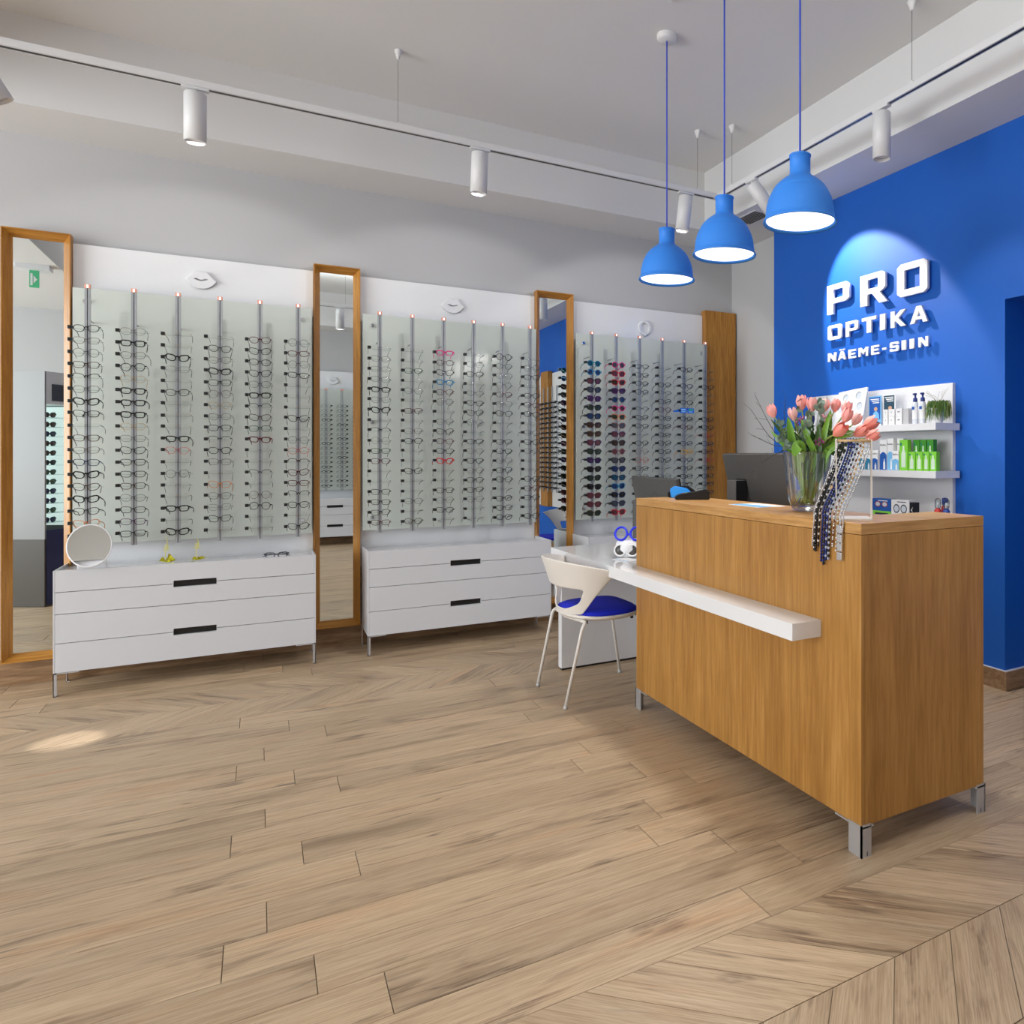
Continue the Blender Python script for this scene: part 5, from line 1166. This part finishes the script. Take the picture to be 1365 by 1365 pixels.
# promotional glasses stand on the service table
T = thing('glasses_dispenser', 'white round dispenser with grey lenses printed, under blue toy glasses', 'holder', (1.815, 3.985, .7585), R(52))
b = new(); lathe(b, [(.055, 0), (.07, .004), (.082, .05), (.075, .085), (.055, .10), (.0001, .102)], 32, cap0=True); part('body', b, M_paper, T, world=False)
for s in (-1, 1):
    b = new(); lathe(b, [(.0001, .004), (.026, .003), (.028, 0)], 24); xform(b, 0, Matrix.Translation((-.070, s*.036, .045)) @ Matrix.Rotation(R(-82), 4, 'Y')); part('dark_disc', b, M_mon, T, world=False)
    b = new(); tube(b, [(.032*math.cos(2*math.pi*i/28), .032*math.sin(2*math.pi*i/28), 0) for i in range(29)], .005, 8, False); xform(b, 0, Matrix.Translation((-.074, s*.036, .045)) @ Matrix.Rotation(R(-82), 4, 'Y')); part('white_ring', b, M_paper, T, world=False)
T = thing('toy_glasses', 'big royal blue toy glasses frame lying on the white dispenser', 'glasses', (1.815, 3.985, .8625), R(60))
M_toy = mat('toy_blue', (24, 44, 224), .35)
for s in (-1, 1):
    b = new(); tube(b, [(.041*math.cos(2*math.pi*i/28), .034*math.sin(2*math.pi*i/28), 0) for i in range(29)], .0065, 8, False); xform(b, 0, Matrix.Translation((-.03, s*.044, .032)) @ Matrix.Rotation(R(-58), 4, 'Y')); part('rim', b, M_toy, T, world=False)
    b = new(); tube(b, [(-.02, s*.080, .030), (.06, s*.086, .012), (.085, s*.086, .006)], .004, 8); part('temple', b, M_toy, T, world=False)
b = new(); tube(b, [(-.03, -.012, .022), (-.032, 0, .028), (-.03, .012, .022)], .006, 8); part('bridge', b, M_toy, T, world=False)
for i, (x, y, a, lab) in enumerate(((1.743, 3.857, 11, 'white leaflet lying on the table by the dispenser'), (1.834, 3.775, -34, 'white folded leaflet nearest the counter on the table'))):
    T = thing('leaflet', lab, 'leaflet', (x, y, .7584+i*.0), R(a), group=None); b = new(); box(b, (-.05, -.075, 0), (.05, .075, .0015+i*.001)); part('sheet', b, M_paper, T, world=False)
    part('printed_line', boxm((-.04, -.06, .0014+i*.001), (-.03, .06, .0020+i*.001)), M_pl, T, world=False)

# ------------------------------------------------------------------ things on the left cabinet
CT = .684
T = thing('table_mirror', 'oval white table mirror on a square foot, on the left cabinet', 'mirror', (-.822, 5.594, CT), R(6))
b = new(); box(b, (-.055, -.025, 0), (.075, .055, .045), .004); part('foot', b, M_paper, T, world=False)
mt = Matrix.Translation((0, -.062, .148)) @ Matrix.Rotation(R(67), 4, 'X') @ Matrix.Diagonal((.84, 1.08, 1, 1))  # disc squeezed to an oval that looks round from the camera
b = new(); lathe(b, [(.0001, -.006), (.114, -.006), (.119, 0), (.119, .006), (.115, .008), (.112, .0065)], 48); xform(b, 0, mt); part('rim', b, M_paper, T, world=False)
n = 48; P = [(.1125*math.cos(2*math.pi*i/n), .1125*math.sin(2*math.pi*i/n)) for i in range(n)]
P = [(x, y) for x, y in P if y > -.088]; me = outline_mesh('glass', [P], .001); me.transform(mt @ Matrix.Translation((0, 0, .0065))); part('mirror_pane', me, M_mirror, T, world=False)
M_foil = mat('gold_green_foil', (222, 214, 60), .22, .75)
for i, (x, y, lab) in enumerate(((-.477, 5.662, 'crumpled yellow foil bow on the left cabinet, larger left one'), (-.326, 5.676, 'crumpled yellow foil bow on the left cabinet, flatter right one'))):
    T = thing('foil_bow', lab, 'ornament', (x, y, CT), group='yellow foil bows on the left cabinet'); b = new(); rg = random.Random(20+i)
    for k in range(16):
        a = rg.uniform(0, 6.28); L = rg.uniform(.03, .058) if i == 0 else rg.uniform(.02, .05); hgt = rg.uniform(.006, .055 if i == 0 else .03)
        c0 = Vector((x, y, CT+.012)); p1 = c0+Vector((math.cos(a)*L*.5, math.sin(a)*L*.3, hgt)); p2 = c0+Vector((math.cos(a)*L, math.sin(a)*L*.5, hgt*.5)); p3 = c0+Vector((math.cos(a+.6)*L*.5, math.sin(a+.6)*L*.3, hgt*.4))
        vs = [b.verts.new(v) for v in (c0, p1, p2, p3)]; b.faces.new(vs[:3]); b.faces.new((vs[0], vs[2], vs[3]))
    o = part('foil_loops', b, M_foil, T); md = o.modifiers.new('s', 'SOLIDIFY'); md.thickness = .001
    b = new(); tube(b, smoothpath([(x, y, CT+.02), (x-.004, y-.01, CT+.07), (x+.006, y, CT+.12), (x-.002, y, CT+(.165 if i == 0 else .150))], 5), .0022, 5)
    for k in range(5):
        z_ = CT+.085+k*.008; box(b, (x-.016+.002*k, y-.004, z_), (x+.014-.001*k, y-.002, z_+.004))
    part('ribbon', b, mat('foil_pale', (226, 220, 120), .4, .3), T)
T = thing('foil_string', 'thin yellow string joining the two foil bows', 'string', (-.40, 5.65, CT)); b = new(); tube(b, smoothpath([(-.46, 5.655, CT+.012), (-.42, 5.640, CT+.003), (-.37, 5.645, CT+.004), (-.34, 5.665, CT+.010)], 5), .0020, 6); part('cord', b, M_foil, T)
T = thing('folded_glasses', 'folded grey glasses lying on the left cabinet near the mirror', 'glasses', (.092, 5.635, CT), R(0))
b = frame_bm('rect', 'K'); xform(b, 0, Matrix.Translation((0, -.01, .020)) @ Matrix.Rotation(R(14), 4, 'X')); part('rim', b, MF['grey'], T, world=False)
for s in (-1, 1):
    b = new(); tube(b, [(s*.066, .0, .024), (s*.05, .012+.004*s, .024), (-s*.05, .02+.004*s, .020), (-s*.075, .024+.004*s, .010)], .0028, 6); part('temple', b, MF['grey'], T, world=False)
